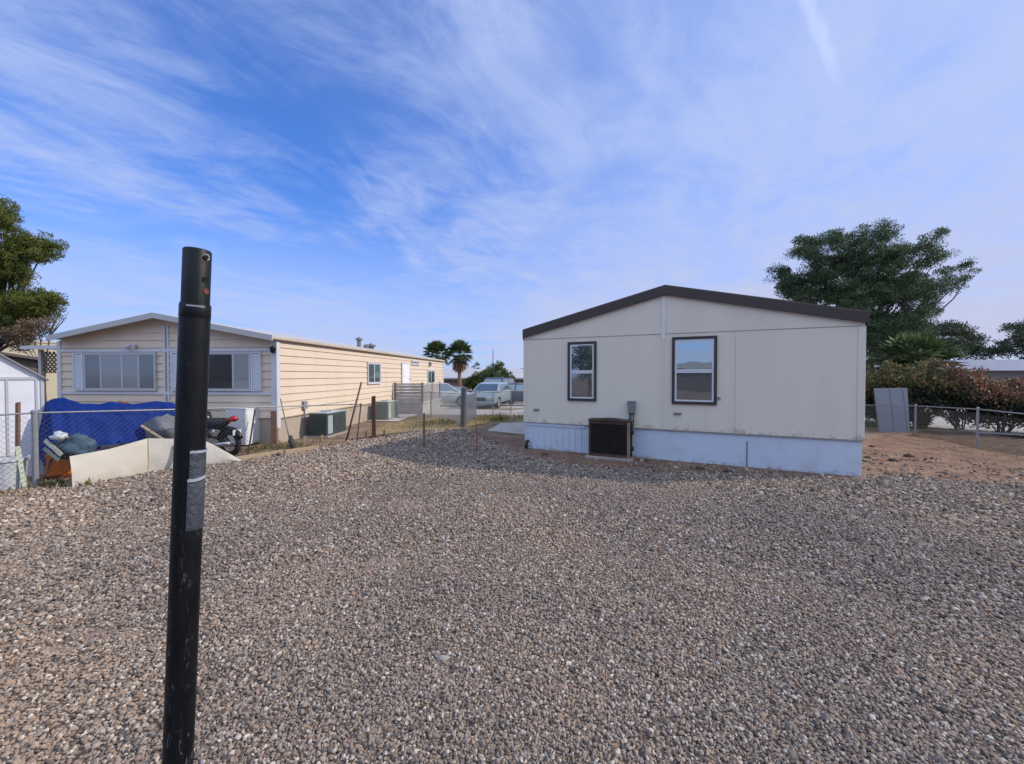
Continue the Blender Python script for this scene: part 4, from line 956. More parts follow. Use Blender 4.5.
# cream sheets leaning on the foot of the fence
CRM = mat('cream_sheet', (.47, .435, .375), .8, .07, 2.2, (.40, .33, .25), .45, 1.6, .12, 40)
def lean_sheet(name, label, bot, top, m, th=.015, n=14, sag=.03):
    """a thin stiff sheet between a foot line and a head line, slightly bowed"""
    mb = MB(); rows = 8
    def at_(l, t):
        k = t * (len(l) - 1); i = min(int(k), len(l) - 2); return l[i].lerp(l[i + 1], k - i)
    nv = V((FD.y, -FD.x, 0))
    for lay in (0, 1):
        for i in range(n + 1):
            for j in range(rows + 1):
                p = at_(bot, i / n).lerp(at_(top, i / n), j / rows) + SHF
                b = sag * math.sin(math.pi * j / rows) + .015 * noise.noise(V((i * .35, j * .3, lay * 0 + 2)))
                mb.v.append(tuple(p + nv * (b + th * lay)))
    W_ = rows + 1; N = (n + 1) * W_
    for i in range(n):
        for j in range(rows):
            a = i * W_ + j; mb.f += [(a, a + W_, a + W_ + 1, a + 1), (a + N, a + N + 1, a + N + W_ + 1, a + N + W_)]
    for i in range(n):
        a = i * W_; mb.f += [(a, a + N, a + N + W_, a + W_), (a + rows, a + W_ + rows, a + W_ + rows + N, a + rows + N)]
    for j in range(rows):
        mb.f += [(j, j + 1, j + 1 + N, j + N), (n * W_ + j, n * W_ + j + N, n * W_ + j + 1 + N, n * W_ + j + 1)]
    return tag(mb.build(name, m, smooth=False), label, 'sheet', 'cream sheets leaning on the wire fence')
back = V((-FD.y, FD.x, 0)) * .10
def hd(px, py, foot): q = foot + back; return A(px, py, q.y)
SHF = V((FD.y, -FD.x, 0)) * .21
b1 = [G(69, 486.5), G(105, 479), G(143, 471.5)]; t1 = [hd(66, 455, b1[0]), hd(105, 448, b1[1]), hd(143, 437.5, b1[2])]
lean_sheet('leaning_sheet', 'wide cream sheet leaning low against the wire fence by the orange crate', b1, t1, CRM)
b2 = [G(143.6, 471.3), G(172, 467.5), G(205, 463.5), G(236, 460.5)]; t2 = [hd(143.6, 437.3, b2[0]), hd(176, 438, b2[1]), hd(203, 440.5, b2[2]), A(236, 459, b2[3].y)]
lean_sheet('leaning_sheet', 'cream sheet behind the black pole tapering down to the timber edging', b2, t2, CRM)
a, b = A(141.5, 426, 7.95), A(192, 458, 7.75); tag(MB().tube([a, b], [.028, .032], 6).build('wooden_stick', LWOOD), 'tan wooden stick slanting across the fence above the cream sheet', 'stick')
# left corner odds and ends
a = G(29.5, 489); nv = V((.8, -.6, 0)); fr = Frame(a + V((-.05, -.05, 0)), V((.6, .8, 0)))
h_ = A(27, 446, a.y).z
o = MB().prism([fr(.0, 0, 0), fr(.05, 0, 0), fr(-.01, .06, h_), fr(-.07, .06, h_)], fr.v * .015).build('narrow_board', mat('pale_green_board', (.50, .55, .42), .6, .1, 5)); tag(o, 'narrow pale green board leaning on the fence beside its heavy post', 'board')
bc = G(3, 492) + V((-.12, .15, 0))
bt = thing('plastic_bin', 'translucent white plastic bin with rim at the fence by the shed', 'bin', bc)
PLW = mat('milky_plastic', (.50, .52, .55), .35, .1, 4, (.35, .34, .33), .4, 3.0)
MB().lathe(bc, (0, 0, 1), [(0, 0), (0, .19), (.5, .23), (.5, .22), (.02, .18), (.02, 0)], 20).build('body', PLW, bt, smooth=False)
MB().lathe(bc, (0, 0, 1), [(.47, .232), (.47, .25), (.51, .25), (.51, .222)], 20).build('rim', PLW, bt)

# white cabinet (appliance) by the house corner
w0 = G(226, 446.5); WF = Frame(w0, LHU)
wt_ = thing('appliance', 'white metal appliance standing outside by the corner of the cream home', 'appliance', WF(.27, .4, 0))
APW = mat('white_enamel', (.62, .64, .66), .35, .05, 4, (.40, .36, .30), .3, 3.0)
ww, wd_, wh = .55, .66, A(236, 408.5, w0.y).z
MB().box((0, 0, .04), (ww, wd_, wh - .03), WF).build('body', APW, wt_, bevel=.015)
MB().box((-.008, -.008, wh - .028), (ww + .008, wd_ + .008, wh), WF).build('lid', APW, wt_, bevel=.01)
MB().box((ww + .001, .03, .12), (ww + .012, wd_ - .03, wh - .14), WF).build('door', APW, wt_, bevel=.004)
MB().box((.03, .03, 0), (ww - .03, wd_ - .03, .038), WF).build('plinth', HOLE, wt_)
a = G(275, 444.8); stake('leaning_plank', 'brown plank propped at the corner of the cream home', 'plank', a, A(274, 411, a.y + .08), .13, WOOD)

# motorcycle half hidden by the pole
def motorcycle(c, ang, label):
    fr = Frame(c, V((math.cos(ang), math.sin(ang), 0)))       # u = toward the tail
    t = thing('motorcycle', label, 'motorcycle', c)
    BLK = mat('black_enamel', (.012, .012, .014), .3, .2); CHR = mat('dull_chrome', (.40, .40, .42), .3, .15, metal=.8); RUB = mat('tyre_rubber', (.018, .018, .018), .85, .2)
    for u_ in (-.72, .70):
        ring = [fr(u_ + math.cos(a) * .25, 0, .31 + math.sin(a) * .25) for a in [i * math.pi / 14 for i in range(29)]]
        w_ = MB().tube(ring, .058, 8, False).build('wheel', RUB, t, smooth=True)
        MB().tube([fr(u_ + math.cos(a) * .19, 0, .31 + math.sin(a) * .19) for a in [i * math.pi / 12 for i in range(25)]], .016, 6, False).tube([fr(u_, -.07, .31), fr(u_, .07, .31)], .05, 8).build('rim', CHR, w_, smooth=True)
        sp = MB()
        for k in range(8): sp.tube([fr(u_, 0, .31), fr(u_ + math.cos(k * .785) * .19, 0, .31 + math.sin(k * .785) * .19)], .006, 4, False)
        sp.build('spokes', CHR, w_)
        fn = MB(); arc = [(math.radians(a)) for a in range(20, 171, 15)]
        fn.tube([fr(u_ + math.cos(a) * .335, 0, .31 + math.sin(a) * .335) for a in (arc if u_ > 0 else [math.radians(b) for b in range(40, 151, 11)])], .05, 6).build('fender', BLK, t, smooth=True)
    MB().tube([fr(-.42, 0, .80), fr(-.1, 0, .45), fr(.35, 0, .40), fr(.70, 0, .31)], .03, 6).tube([fr(-.42, 0, .80), fr(.1, 0, .72), fr(.45, 0, .60), fr(.70, 0, .31)], .025, 6).build('frame', BLK, t, smooth=True)
    MB().tube([fr(-.72, -.09, .31), fr(-.42, -.09, .95)], .026, 6).tube([fr(-.72, .09, .31), fr(-.42, .09, .95)], .026, 6).build('fork', CHR, t, smooth=True)
    MB().tube([fr(-.40, 0, .82), fr(-.30, 0, .88), fr(-.05, 0, .87), fr(.10, 0, .76)], [.08, .15, .16, .06], 12).build('tank', BLK, t, smooth=True)
    MB().tube([fr(.05, 0, .74), fr(.2, 0, .73), fr(.45, 0, .74), fr(.66, 0, .82)], [.09, .13, .14, .06], 10).build('seat', mat('seat_leather', (.015, .015, .016), .6), t, smooth=True)
    MB().tube([fr(-.2, 0, .36), fr(-.05, 0, .52), fr(.1, 0, .60)], [.15, .16, .10], 10).lathe(fr(.15, -.16, .36), -fr.v, [(0, 0), (0, .11), (.05, .1), (.06, 0)], 14).build('engine', CHR, t, smooth=False)
    MB().tube([fr(0, -.17, .30), fr(.4, -.19, .27), fr(.92, -.19, .34)], [.03, .05, .05], 8).build('exhaust', CHR, t, smooth=True)
    MB().tube([fr(-.30, -.34, 1.03), fr(-.40, -.18, 1.06), fr(-.42, 0, .98), fr(-.40, .18, 1.06), fr(-.30, .34, 1.03)], .016, 6).build('handlebar', CHR, t, smooth=True)
    MB().lathe(fr(-.50, 0, .88), -fr.u, [(-.06, .03), (0, .085), (.07, .09), (.08, .07), (.08, 0)], 14).build('headlight', CHR, t, smooth=True)
    MB().tube([fr(.74, -.09, .82), fr(.80, -.05, .86), fr(.86, 0, .87), fr(.82, .06, .86)], [.035, .06, .07, .045], 10).build('tail_light', mat('red_lens', (.30, .012, .010), .3), t, smooth=True)
    MB().box((.90, -.10, .50), (.915, .10, .62), fr).build('number_plate', mat('plate_white', (.5, .5, .5), .5), t)
    return t
mc = G(196, 458) ; motorcycle(G(207, 455.0), -.28, 'black motorcycle with red tail light parked behind the wire fence')

# grey panel by the right fence
a, b = G(889, 433.5), G(914, 433); PF = Frame(V((a.x, 12.95, 0)), V((b.x - a.x, -.15, 0)))
pl_w = .86; ph = A(898, 388, 12.95).z
gp_ = thing('grey_panel', 'tall grey metal panel leaning behind the low fence beside the shrubs', 'panel', PF(.4, 0, 0))
GP_ = mat('grey_panel_paint', (.21, .222, .255), .55, .06, 3, (.20, .19, .19), .4, 2.0)
TL = -.10
MB().prism([PF(0, 0, 0), PF(pl_w, 0, 0), PF(pl_w + TL * .0 - .02, .10, ph - .0), PF(TL, .10, ph - .02)], PF.v * .04).build('sheet', GP_, gp_, bevel=.004)
for f_ in (.0, .5, .955):
    q = lambda s_, h: PF(TL * h / ph + s_ * (pl_w - .02), .10 * h / ph - .002, h)
    MB().prism([q(f_, .02), q(f_ + .04, .02), q(f_ + .04, ph - .03), q(f_, ph - .03)], -PF.v * .014).build('rib', GP_, gp_)
# ================================================================ vehicles beyond the cross fence
def car(name, label, c, heading, paint, Lc=4.5, Wc=1.78, Hc=1.45, group='parked vehicles between the homes', kind='sedan', cat='car'):
    """heading: the way the nose points. u forward"""
    u = V(heading).normalized(); fr = Frame(c, u); t = thing(name, label, cat, c, group)
    h = Lc / 2; hw = Wc / 2
    hood, belt = (.80, .92) if kind == 'sedan' else (1.0, 1.12)
    prof = [(-h, .35), (-h + .02, .80), (-h + .12, belt), (-h + .7, belt + .03), (.75, belt), (h - .25, hood), (h - .04, hood - .14), (h, .55), (h - .06, .28)]
    arcs = []
    for wc in (h - .85, -h + .85):
        arcs += [(wc + .36 * math.cos(a), .30 + .36 * math.sin(a)) for a in [i * math.pi / 8 for i in range(9)]]
    poly = prof + [(x, max(z, .22)) for x, z in arcs] + [(-h + .05, .25)]
    mb = MB(); n = len(poly)
    ins = lambda z: hw - .10 * smooth01(.6, 1.1, z) - .06 * smooth01(.5, .2, z)
    mb.add([fr(x, -ins(z), z) for x, z in poly] + [fr(x, ins(z), z) for x, z in poly], [tuple(range(n)), tuple(range(n, 2 * n))[::-1]] + [(i, (i + 1) % n, n + (i + 1) % n, n + i) for i in range(n)])
    mb.build('body', paint, t, bevel=.02)
    # cabin
    if kind == 'sedan': st = [(-h + .55, belt), (-h + 1.25, Hc - .04), (-.1, Hc), (.55, Hc - .07), (1.25, belt - .01)]
    else: st = [(-h + .12, belt), (-h + .35, Hc - .05), (0, Hc), (.5, Hc - .05), (1.05, belt)]
    cab = MB(); n = len(st); iw = lambda z: hw - .10 - .17 * (z - belt) / (Hc - belt)
    cab.add([fr(x, -iw(z), z) for x, z in st] + [fr(x, iw(z), z) for x, z in st], [tuple(range(n)), tuple(range(n, 2 * n))[::-1]] + [(i, (i + 1) % n, n + (i + 1) % n, n + i) for i in range(n)])
    cab.build('roof', paint, t, bevel=.03)
    GLS = glass_mat('car_glass', (.02, .028, .03), .16, .03)
    def quad(p, nrm, nm='window'):
        MB().prism(p, nrm * .012).build(nm, GLS, t)
    def lerp(a, b, k): return a + (b - a) * k
    # wind and rear screens
    for (a, b, s) in ((st[-1], st[-2], 1), (st[0], st[1], -1)):
        P = [];
        for k, sg in ((.10, -1), (.10, 1), (.92, 1), (.92, -1)):
            x, z = lerp(a[0], b[0], k), lerp(a[1], b[1], k); P.append(fr(x + .004 * s, sg * (iw(z) - .10), z))
        nn = (P[1] - P[0]).cross(P[2] - P[1]).normalized(); nn = nn if nn.dot(fr.u) * s > 0 else -nn
        quad(P, nn, 'windscreen' if s == 1 else 'rear_window')
    for sg in (-1, 1):
        zb, zt = belt + .05, Hc - .09
        xa0, xa1 = st[0][0] + .35, st[1][0] + .12; xb0, xb1 = st[-1][0] - .22, st[-2][0] - .02; xm = (xa0 + xb0) / 2
        for (p0, p1, q0, q1) in ((xa0, xm - .04, xa1, xm - .04), (xm + .04, xb0, xm + .04, xb1)):
            quad([fr(p0, sg * (iw(zb) + .001), zb), fr(p1, sg * (iw(zb) + .001), zb), fr(q1, sg * (iw(zt) + .001), zt), fr(q0, sg * (iw(zt) + .001), zt)], fr.v * sg, 'side_window')
        MB().box((h - .16, sg * hw * .62 - .17, hood - .24), (h - .005, sg * hw * .62 + .17, hood - .12), fr).build('headlight', mat('lamp_lens', (.55, .57, .60), .2), t, bevel=.02)
        MB().box((-h - .006, sg * hw * .66 - .16, belt - .26), (-h + .1, sg * hw * .66 + .16, belt - .10), fr).build('tail_light', mat('red_lens', (.30, .012, .010), .3), t, bevel=.02)
        MB().box((.95, sg * hw - .02, belt + .01), (1.08, sg * (hw + .16), belt + .12), fr).build('mirror', paint, t, bevel=.02)
        for wc in (h - .85, -h + .85):
            w_ = MB().lathe(fr(wc, sg * (hw - .22), .31), fr.v * sg, [(0, 0), (0, .31), (.19, .31), (.20, .28), (.20, .21)], 20).build('wheel', mat('tyre_rubber', (.018, .018, .018), .85), t)
            MB().lathe(fr(wc, sg * (hw - .03), .31), fr.v * sg, [(0, .21), (.012, .19), (0, .08), (.015, .05), (.015, 0)], 16).build('rim', mat('alloy', (.40, .41, .43), .35, metal=.6), w_)
    MB().box((h - .05, -hw * .42, .42), (h + .005, hw * .42, .62), fr).build('front_grille', mat('grille_black', (.015, .015, .016), .5), t)
    MB().box((h - .02, -hw + .08, .28), (h + .04, hw - .08, .42), fr).box((-h - .04, -hw + .08, .30), (-h + .03, hw - .08, .46), fr).build('bumper', paint, t, bevel=.02)
    return t
def paint(name, col, metal=.0): return mat(name, col, .28, .03, 3, metal=metal, spec=.55)
def rest(px, py, y): p = A(px, py, y); return V((p.x, p.y, gz(p.x, p.y)))
hd0 = V((-.27, -.96, 0))
c = G(484, 411.5); c = V((c.x, c.y, gz(c.x, c.y)))
car('parked_car', 'pale silver car parked nose toward the cross fence beside the heavy fence post', c - hd0 * 2.15 + V((-.35, 1.6, 0)), hd0, paint('silver_blue_paint', (.25, .31, .34)), 4.5, 1.80, 1.42)
car('parked_car', 'dark blue van behind the silver car', rest(496, 400, 29.5), V((-.3, -.95, 0)), paint('navy_paint', (.022, .03, .06)), 4.8, 1.95, 1.95, kind='van', cat='van')
car('parked_car', 'dark grey car by the edge of the beige home beyond the silver car', rest(520, 403, 25.5), V((.96, -.27, 0)), paint('charcoal_paint', (.05, .052, .058)), 4.3, 1.75, 1.42)
car('parked_car', 'maroon car parked below the palm trunk', rest(449, 402, 30), V((-.95, -.3, 0)), paint('maroon_paint', (.10, .022, .028)), 4.5, 1.78, 1.4)
car('parked_car', 'white car behind the chain-link just past the end of the cream home', rest(438, 408, 24.5), V((.95, .25, 0)), paint('white_paint', (.42, .43, .44)), 4.4, 1.78, 1.45)
# driveway of pale concrete in front of the cars, and the slab by the beige home
sheet('driveway', [(-7.0, 18.8), (1.9, 18.3), (2.6, 34), (-9, 34)], .008, slabm, 1.0, .05)
sheet('concrete_slab', edge((487, 431), (500, 423.5), (560, 421), (560, 436), (521, 434.5)), .012, slabm, .4, .04)
sheet('grass_dirt_strip', [tuple(G(*p).xy) for p in ((392, 423), (430, 418.5), (463, 418.5), (530, 418), (530, 424), (495, 424), (470, 431), (430, 430), (400, 432), (375, 436), (375, 430))], .004, dirt_mat('dry_weedy_soil', (.16, .115, .06), (.27, .20, .105), (.33, .27, .16), 3.0), .3, .08)

# ================================================================ homes and buildings farther off
def low_home(name, label, c, uvec, wd, dp, eave, ridge, wallm, roofm, cat='house', wins=(), zb=0, trimm=None, fasc=.22, over=.4, gable=False):
    fr = Frame(c, uvec); t = thing(name, label, cat, fr(wd / 2, dp / 2, zb))
    if gable: poly = [fr(0, 0, zb - .5), fr(wd, 0, zb - .5), fr(wd, 0, zb + eave), fr(wd / 2, 0, zb + ridge), fr(0, 0, zb + eave)]; MB().prism(poly, fr.v * dp).build('wall', wallm, t)
    else: MB().prism([fr(0, 0, zb - .5), fr(0, dp, zb - .5), fr(0, dp, zb + eave), fr(0, dp / 2, zb + ridge), fr(0, 0, zb + eave)], fr.u * wd).build('wall', wallm, t)
    mb = MB()
    if gable:
        sl_ = (ridge - eave) / (wd / 2)
        slab(mb, fr, -over, zb + eave - over * sl_ + .02, wd / 2, zb + ridge + .02, -over, dp + over, .1); slab(mb, fr, wd / 2, zb + ridge + .02, wd + over, zb + eave - over * sl_ + .02, -over, dp + over, .1)
    else:
        fs = Frame(fr(0, 0, 0), fr.v, fr.u); sl_ = (ridge - eave) / (dp / 2)
        slab(mb, fs, -over, zb + eave - over * sl_ + .02, dp / 2, zb + ridge + .02, -over, wd + over, .1); slab(mb, fs, dp / 2, zb + ridge + .02, dp + over, zb + eave - over * sl_ + .02, -over, wd + over, .1)
    mb.build('roof', roofm, t)
    if not gable:
        MB().box((-over, -over - .03, zb + eave - over * sl_ + .02 - fasc), (wd + over, -over, zb + eave - over * sl_ + .13), fr).build('fascia', trimm or roofm, t)
    for (u0, u1, w0_, w1_) in wins:
        g = bars(MB(), fr, u0, u1, zb + w0_, zb + w1_, .07, -.05, .0).build('window', M_WHITE(), t)
        MB().box((u0 + .072, -.03, zb + w0_ + .072), (u1 - .072, -.004, zb + w1_ - .072), fr).build('pane', M_DARKROOM, g)
    return t
WROOF = mat('white_roof', (.40, .40, .41), .6, .06, 1.0); BWALL = mat('brown_wall', (.19, .145, .115), .85, .12, 1.0)
z45 = -.95
low_home('house', 'low brown house with pale roof across the road behind the parked cars', V((-15.5, 47, 0)), V((1, -.02, 0)), 26, 7, 2.45, 3.45, BWALL, WROOF, zb=z45, trimm=mat('pale_grey_fascia', (.36, .34, .33), .7), fasc=.06, wins=((3, 4.4, .9, 2.0), (12.3, 13.2, .9, 1.9), (19, 20.4, .9, 2.0)))
GWALL = mat('grey_wall', (.21, .195, .19), .85, .08, 1.2)
wb0 = A(975, 420, 24.0)
rt = low_home('house', 'grey-walled house with broad white roof edge behind the red-leaved shrubs', V((wb0.x - 1.0, 24.0, 0)), V((.96, -.28, 0)), 16, 8, 2.62, 2.72, GWALL, WROOF, trimm=mat('white_fascia', (.60, .60, .64), .6, .05), fasc=.52, over=.5, wins=((6, 7.4, 1.0, 2.1),))
# cream wall and dark home seen past the patio cover
CW_ = mat('cream_block', (.55, .51, .40), .85, .06, 2)
CF = Frame((-24.5, 15.5, 0), (.6, .8, 0))
tag(MB().box((0, 0, -.02), (8, .2, 3.35), CF).box((-.03, -.03, 3.352), (8, .23, 3.45), CF).build('block_wall', CW_), 'tall cream wall showing through the patio lattice', 'wall')
low_home('house', 'dim brown home under the big tree behind the white shed', V((-21.9, 10.6, 0)), V((.65, .76, 0)), 6.0, 8, 2.4, 3.0, mat('dim_brown_wall', (.12, .10, .085), .9, .15), mat('dark_roof', (.10, .09, .085), .9, .15), gable=True, wins=((4.2, 5.2, 1.0, 2.0),), over=.25)
# far house and small detached roofs on the skyline between the palms and the beige home
tag(MB().tube([V((A(493, 349, 60).x, 60, gz(0, 50))), A(493, 349, 60)], [.09, .05], 8).box((-.12, -.04, 0), (.12, .04, .5), Frame(A(493, 366, 60) , (1, 0, 0))).build('mast', mat('mast_grey', (.16, .16, .18), .6)), 'thin grey antenna mast rising behind the low brown house', 'mast')
# distant range, the blue of far haze put into its colour
mb = MB(); pts = [(508, 372), (513, 371), (517, 368.4), (521, 367.2), (527, 366.2), (535, 365), (560, 366), (600, 363), (660, 366), (740, 362), (820, 367), (900, 364), (1000, 368), (1120, 366), (1250, 372)]
YM = 3000
for (x, y) in pts: p = A(x, y, YM); mb.v += [(p.x, YM, -30), (p.x + 20, YM + 250, p.z), (p.x, YM + 900, -30)]
for i in range(len(pts) - 1):
    a = 3 * i; mb.f += [(a, a + 3, a + 4, a + 1), (a + 1, a + 4, a + 5, a + 2)]
tag(mb.build('mountains', mat('hazed_rock', (.13, .125, .15), .95, .3, .01)), kind='structure')
# the street beyond the shrubs
sheet('street', [(14.6, 6), (14.9, 13.6), (13.8, 15.5), (13.2, 23), (17, 23.5), (40, 17), (40, 6)], .008, mat('pale_street', (.40, .385, .375), .9, .08, 1.5, bump=.3), 1.5, .1)

# ================================================================ trees and shrubs
BARK = mat('bark', (.085, .065, .05), .95, .3, 9, bump=.6, bscale=30)
def limb(mb, a, b, r0, r1, sagk=.12, n=6):
    pts = []; d = (b - a); side = V((RNG.normal(), RNG.normal(), 0)) * d.length * .05
    for i in range(n + 1):
        t = i / n; p = a.lerp(b, t) + side * math.sin(t * math.pi) + V((0, 0, -d.length * sagk * math.sin(t * math.pi))); pts.append(p)
    mb.tube(pts, [r0 + (r1 - r0) * i / n for i in range(n + 1)], 6); return pts
def tufts(centers, n_each, clump_r, flat, blen, bwid, up_bias, base_c):
    """leaf sprays: clumps of blades around sub-centres, pointing outward and up"""
    B, D = [], []
    for (c, r) in centers:
        k = n_each
        o = unit(RNG.normal(size=(k, 3))) * (RNG.random((k, 1)) ** (1 / 2.2)) * np.array([r, r, r * flat]) * clump_r
        B.append(np.array(c) + o); d = unit(o + RNG.normal(size=(k, 3)) * r * .5 + np.array([0, 0, up_bias * r])); D.append(d)
    return np.concatenate(B), np.concatenate(D)
def blob_tree(name, label, cat, blobs, Y, foot, trunk_r, lm, clumps_per, blades_per, clump_size, blen, bwid, depth=.9, group=None, flat=.7, fork=None, twigs=True, seed=1):
    """blobs: (px, py, rx, ry[, density]) foliage masses of the crown, given a true depth round the trunk"""
    global RNG
    RNG = np.random.default_rng(seed); random.seed(seed)
    t = thing(name, label, cat, foot, group)
    px2m = Y / F; cen = []; mb = MB(); fork = fork or V((foot.x, foot.y, 1.9))
    limb(mb, foot - V((0, 0, .15)), fork, trunk_r, trunk_r * .75, 0)
    spread = max(abs(A(b[0], b[1], Y).x - foot.x) for b in blobs)
    for b in blobs:
        px, py, rx, ry = b[:4]; den = b[4] if len(b) > 4 else 1
        dx = A(px, py, Y).x - foot.x; room = math.sqrt(max(.15, spread ** 2 - dx ** 2)) * depth
        for layer in range(3):
            yy = Y + (layer - 1) * room * .6 + RNG.normal() * room * .1
            c = A(px, py, yy); c = V((c.x + RNG.normal() * .1, yy, c.z - abs(layer - 1) * ry * px2m * .25))
            if RNG.random() < (.9 if layer == 1 else .35):
                limb(mb, fork.lerp(V((foot.x, foot.y, c.z * .8)), .35), c, trunk_r * .22, .014, .10)
            nc = max(1, int(clumps_per * den * (rx * ry) / 300 * (1 if layer == 1 else .75)))
            q = unit(RNG.normal(size=(nc, 3))) * RNG.random((nc, 1)) ** .42
            q = q * np.array([rx * px2m * .92, max(rx * px2m * .8, room * .33), ry * px2m * .92])
            for k in range(nc):
                cc = np.array(c) + q[k]; cen.append((cc, clump_size * RNG.uniform(.6, 1.3)))
                if twigs and RNG.random() < .35: limb(mb, c, V(cc), .014, .006, 0, 3)
    mb.build('trunk', BARK, t, smooth=True)
    B, D = tufts(cen, blades_per, 1.0, flat, blen, bwid, .5, foot)
    n = len(B); blades('crown', B, D, sides(D), blen * RNG.uniform(.6, 1.25, n), bwid * RNG.uniform(.7, 1.3, n), lm, t)
    return t
PINE = leaf_mat('pine_needles', [(0, (.022, .042, .022)), (.35, (.044, .078, .038)), (.7, (.072, .118, .052)), (.92, (.11, .16, .07)), (1, (.15, .155, .085))], .2)
pine_blobs = [(781, 272, 11, 9), (789, 288, 12, 11), (804, 244, 14, 12), (815, 254, 14, 13), (835, 240, 13, 12), (820, 274, 24, 14), (846, 256, 18, 16), (861, 238, 13, 13), (884, 232, 9, 11), (890, 224, 5, 5), (900, 254, 17, 17), (868, 262, 24, 20), (842, 292, 18, 16), (866, 290, 24, 18), (889, 288, 24, 18),
              (924, 247, 12, 13, .6), (941, 233, 9, 6, .7), (936, 257, 14, 10, .55), (947, 273, 11, 8, .55), (971, 266, 8, 6, .7), (960, 280, 12, 8, .5), (936, 287, 20, 12, .5), (914, 276, 22, 16, .65), (924, 309, 18, 11, .6), (900, 318, 22, 13, .8), (876, 325, 18, 16), (896, 338, 14, 10), (872, 345, 16, 12), (890, 352, 16, 10), (905, 345, 14, 10), (800, 290, 14, 10), (820, 296, 18, 12), (792, 280, 13, 10), (850, 306, 18, 12), (862, 320, 16, 14), (912, 330, 16, 10), (918, 296, 16, 10)]
YP = 19.5; pf = A(872, 430, YP); pf.z = 0
blob_tree('pine_tree', 'tall spreading pine with upswept boughs rising behind the beige home', 'tree', pine_blobs, YP, pf, .24, PINE, 24, 130, .28, .105, .033, .45, flat=.7, fork=V((pf.x - .2, pf.y, 2.6)), seed=5)
PINE2 = leaf_mat('olive_needles', [(0, (.022, .032, .018)), (.4, (.040, .056, .030)), (.8, (.062, .082, .042)), (1, (.10, .10, .06))], .2)
g = A(945, 430, 27); g.z = 0
blob_tree('pine_tree', 'lower olive green pine behind the spiky fan palm', 'tree', [(915, 336, 16, 9), (938, 328, 18, 8), (957, 330, 15, 9), (972, 338, 9, 8), (950, 345, 24, 9), (925, 352, 20, 10), (975, 352, 12, 8)], 27, g, .2, PINE2, 30, 60, .34, .17, .055, .5, seed=8)
g = A(1030, 430, 27.5); g.z = 0
blob_tree('broadleaf_tree', 'dark tree above the white roof edge past the shrubs', 'tree', [(1018, 328, 10, 8), (1030, 335, 14, 13), (1012, 345, 14, 8), (1000, 352, 12, 7, .8), (1040, 350, 18, 10), (1055, 330, 16, 14), (990, 356, 8, 4, .7)], 27.5, g, .2, PINE2, 30, 60, .34, .17, .055, .5, seed=9)
LEFT = leaf_mat('bright_scale_leaf', [(0, (.035, .05, .014)), (.3, (.070, .095, .018)), (.65, (.12, .15, .024)), (.92, (.18, .19, .036)), (1, (.20, .16, .06))], .25)
g = A(-4, 430, 16.5); g.z = 0
lt = blob_tree('evergreen_tree', 'large dense evergreen with rounded sunlit masses behind the white shed', 'tree', [(2, 204, 7, 7), (8, 219, 11, 10), (-8, 215, 14, 14), (37, 247, 17, 15), (20, 240, 14, 12), (12, 255, 16, 16), (16, 272, 17, 14), (-10, 260, 24, 24), (33, 297, 24, 9), (12, 300, 20, 13), (45, 302, 14, 9), (-20, 300, 24, 20), (28, 311, 24, 9), (10, 322, 20, 12), (-30, 235, 22, 24), (-50, 280, 26, 28)], 16.5, g, .3, LEFT, 46, 80, .17, .070, .036, .55, flat=.85, fork=V((g.x, g.y, 2.6)), seed=12)
DEAD = leaf_mat('dry_brown_foliage', [(0, (.10, .065, .04)), (.5, (.17, .115, .07)), (1, (.24, .17, .11))], .15)
g2 = A(40, 430, 15.6); g2.z = 0
blob_tree('dead_shrub', 'dry brown bush hanging below the dense evergreen beside the patio roof', 'shrub', [(36, 326, 12, 8), (26, 334, 13, 8), (46, 322, 5, 6), (15, 335, 12, 8), (24, 345, 10, 6)], 15.6, g2, .05, DEAD, 26, 50, .2, .12, .03, .3, seed=14, fork=V((g2.x, g2.y, 2.2)))
# bare twigs poking out to its side
g3 = A(58, 372, 15.5)
mb = MB()
for k in range(7): limb(mb, A(50, 336, 15.5), A(58 + random.uniform(-4, 12), 316 + random.uniform(-10, 10), 15.5 + random.uniform(-.4, .4)), .02, .006, .02, 4)
limb(mb, V((A(48, 430, 15.5).x, 15.5, 0)), A(50, 336, 15.5), .05, .02, 0)
tag(mb.build('bare_sapling', BARK), 'thin bare sapling with twigs showing above the left roof corner', 'tree')

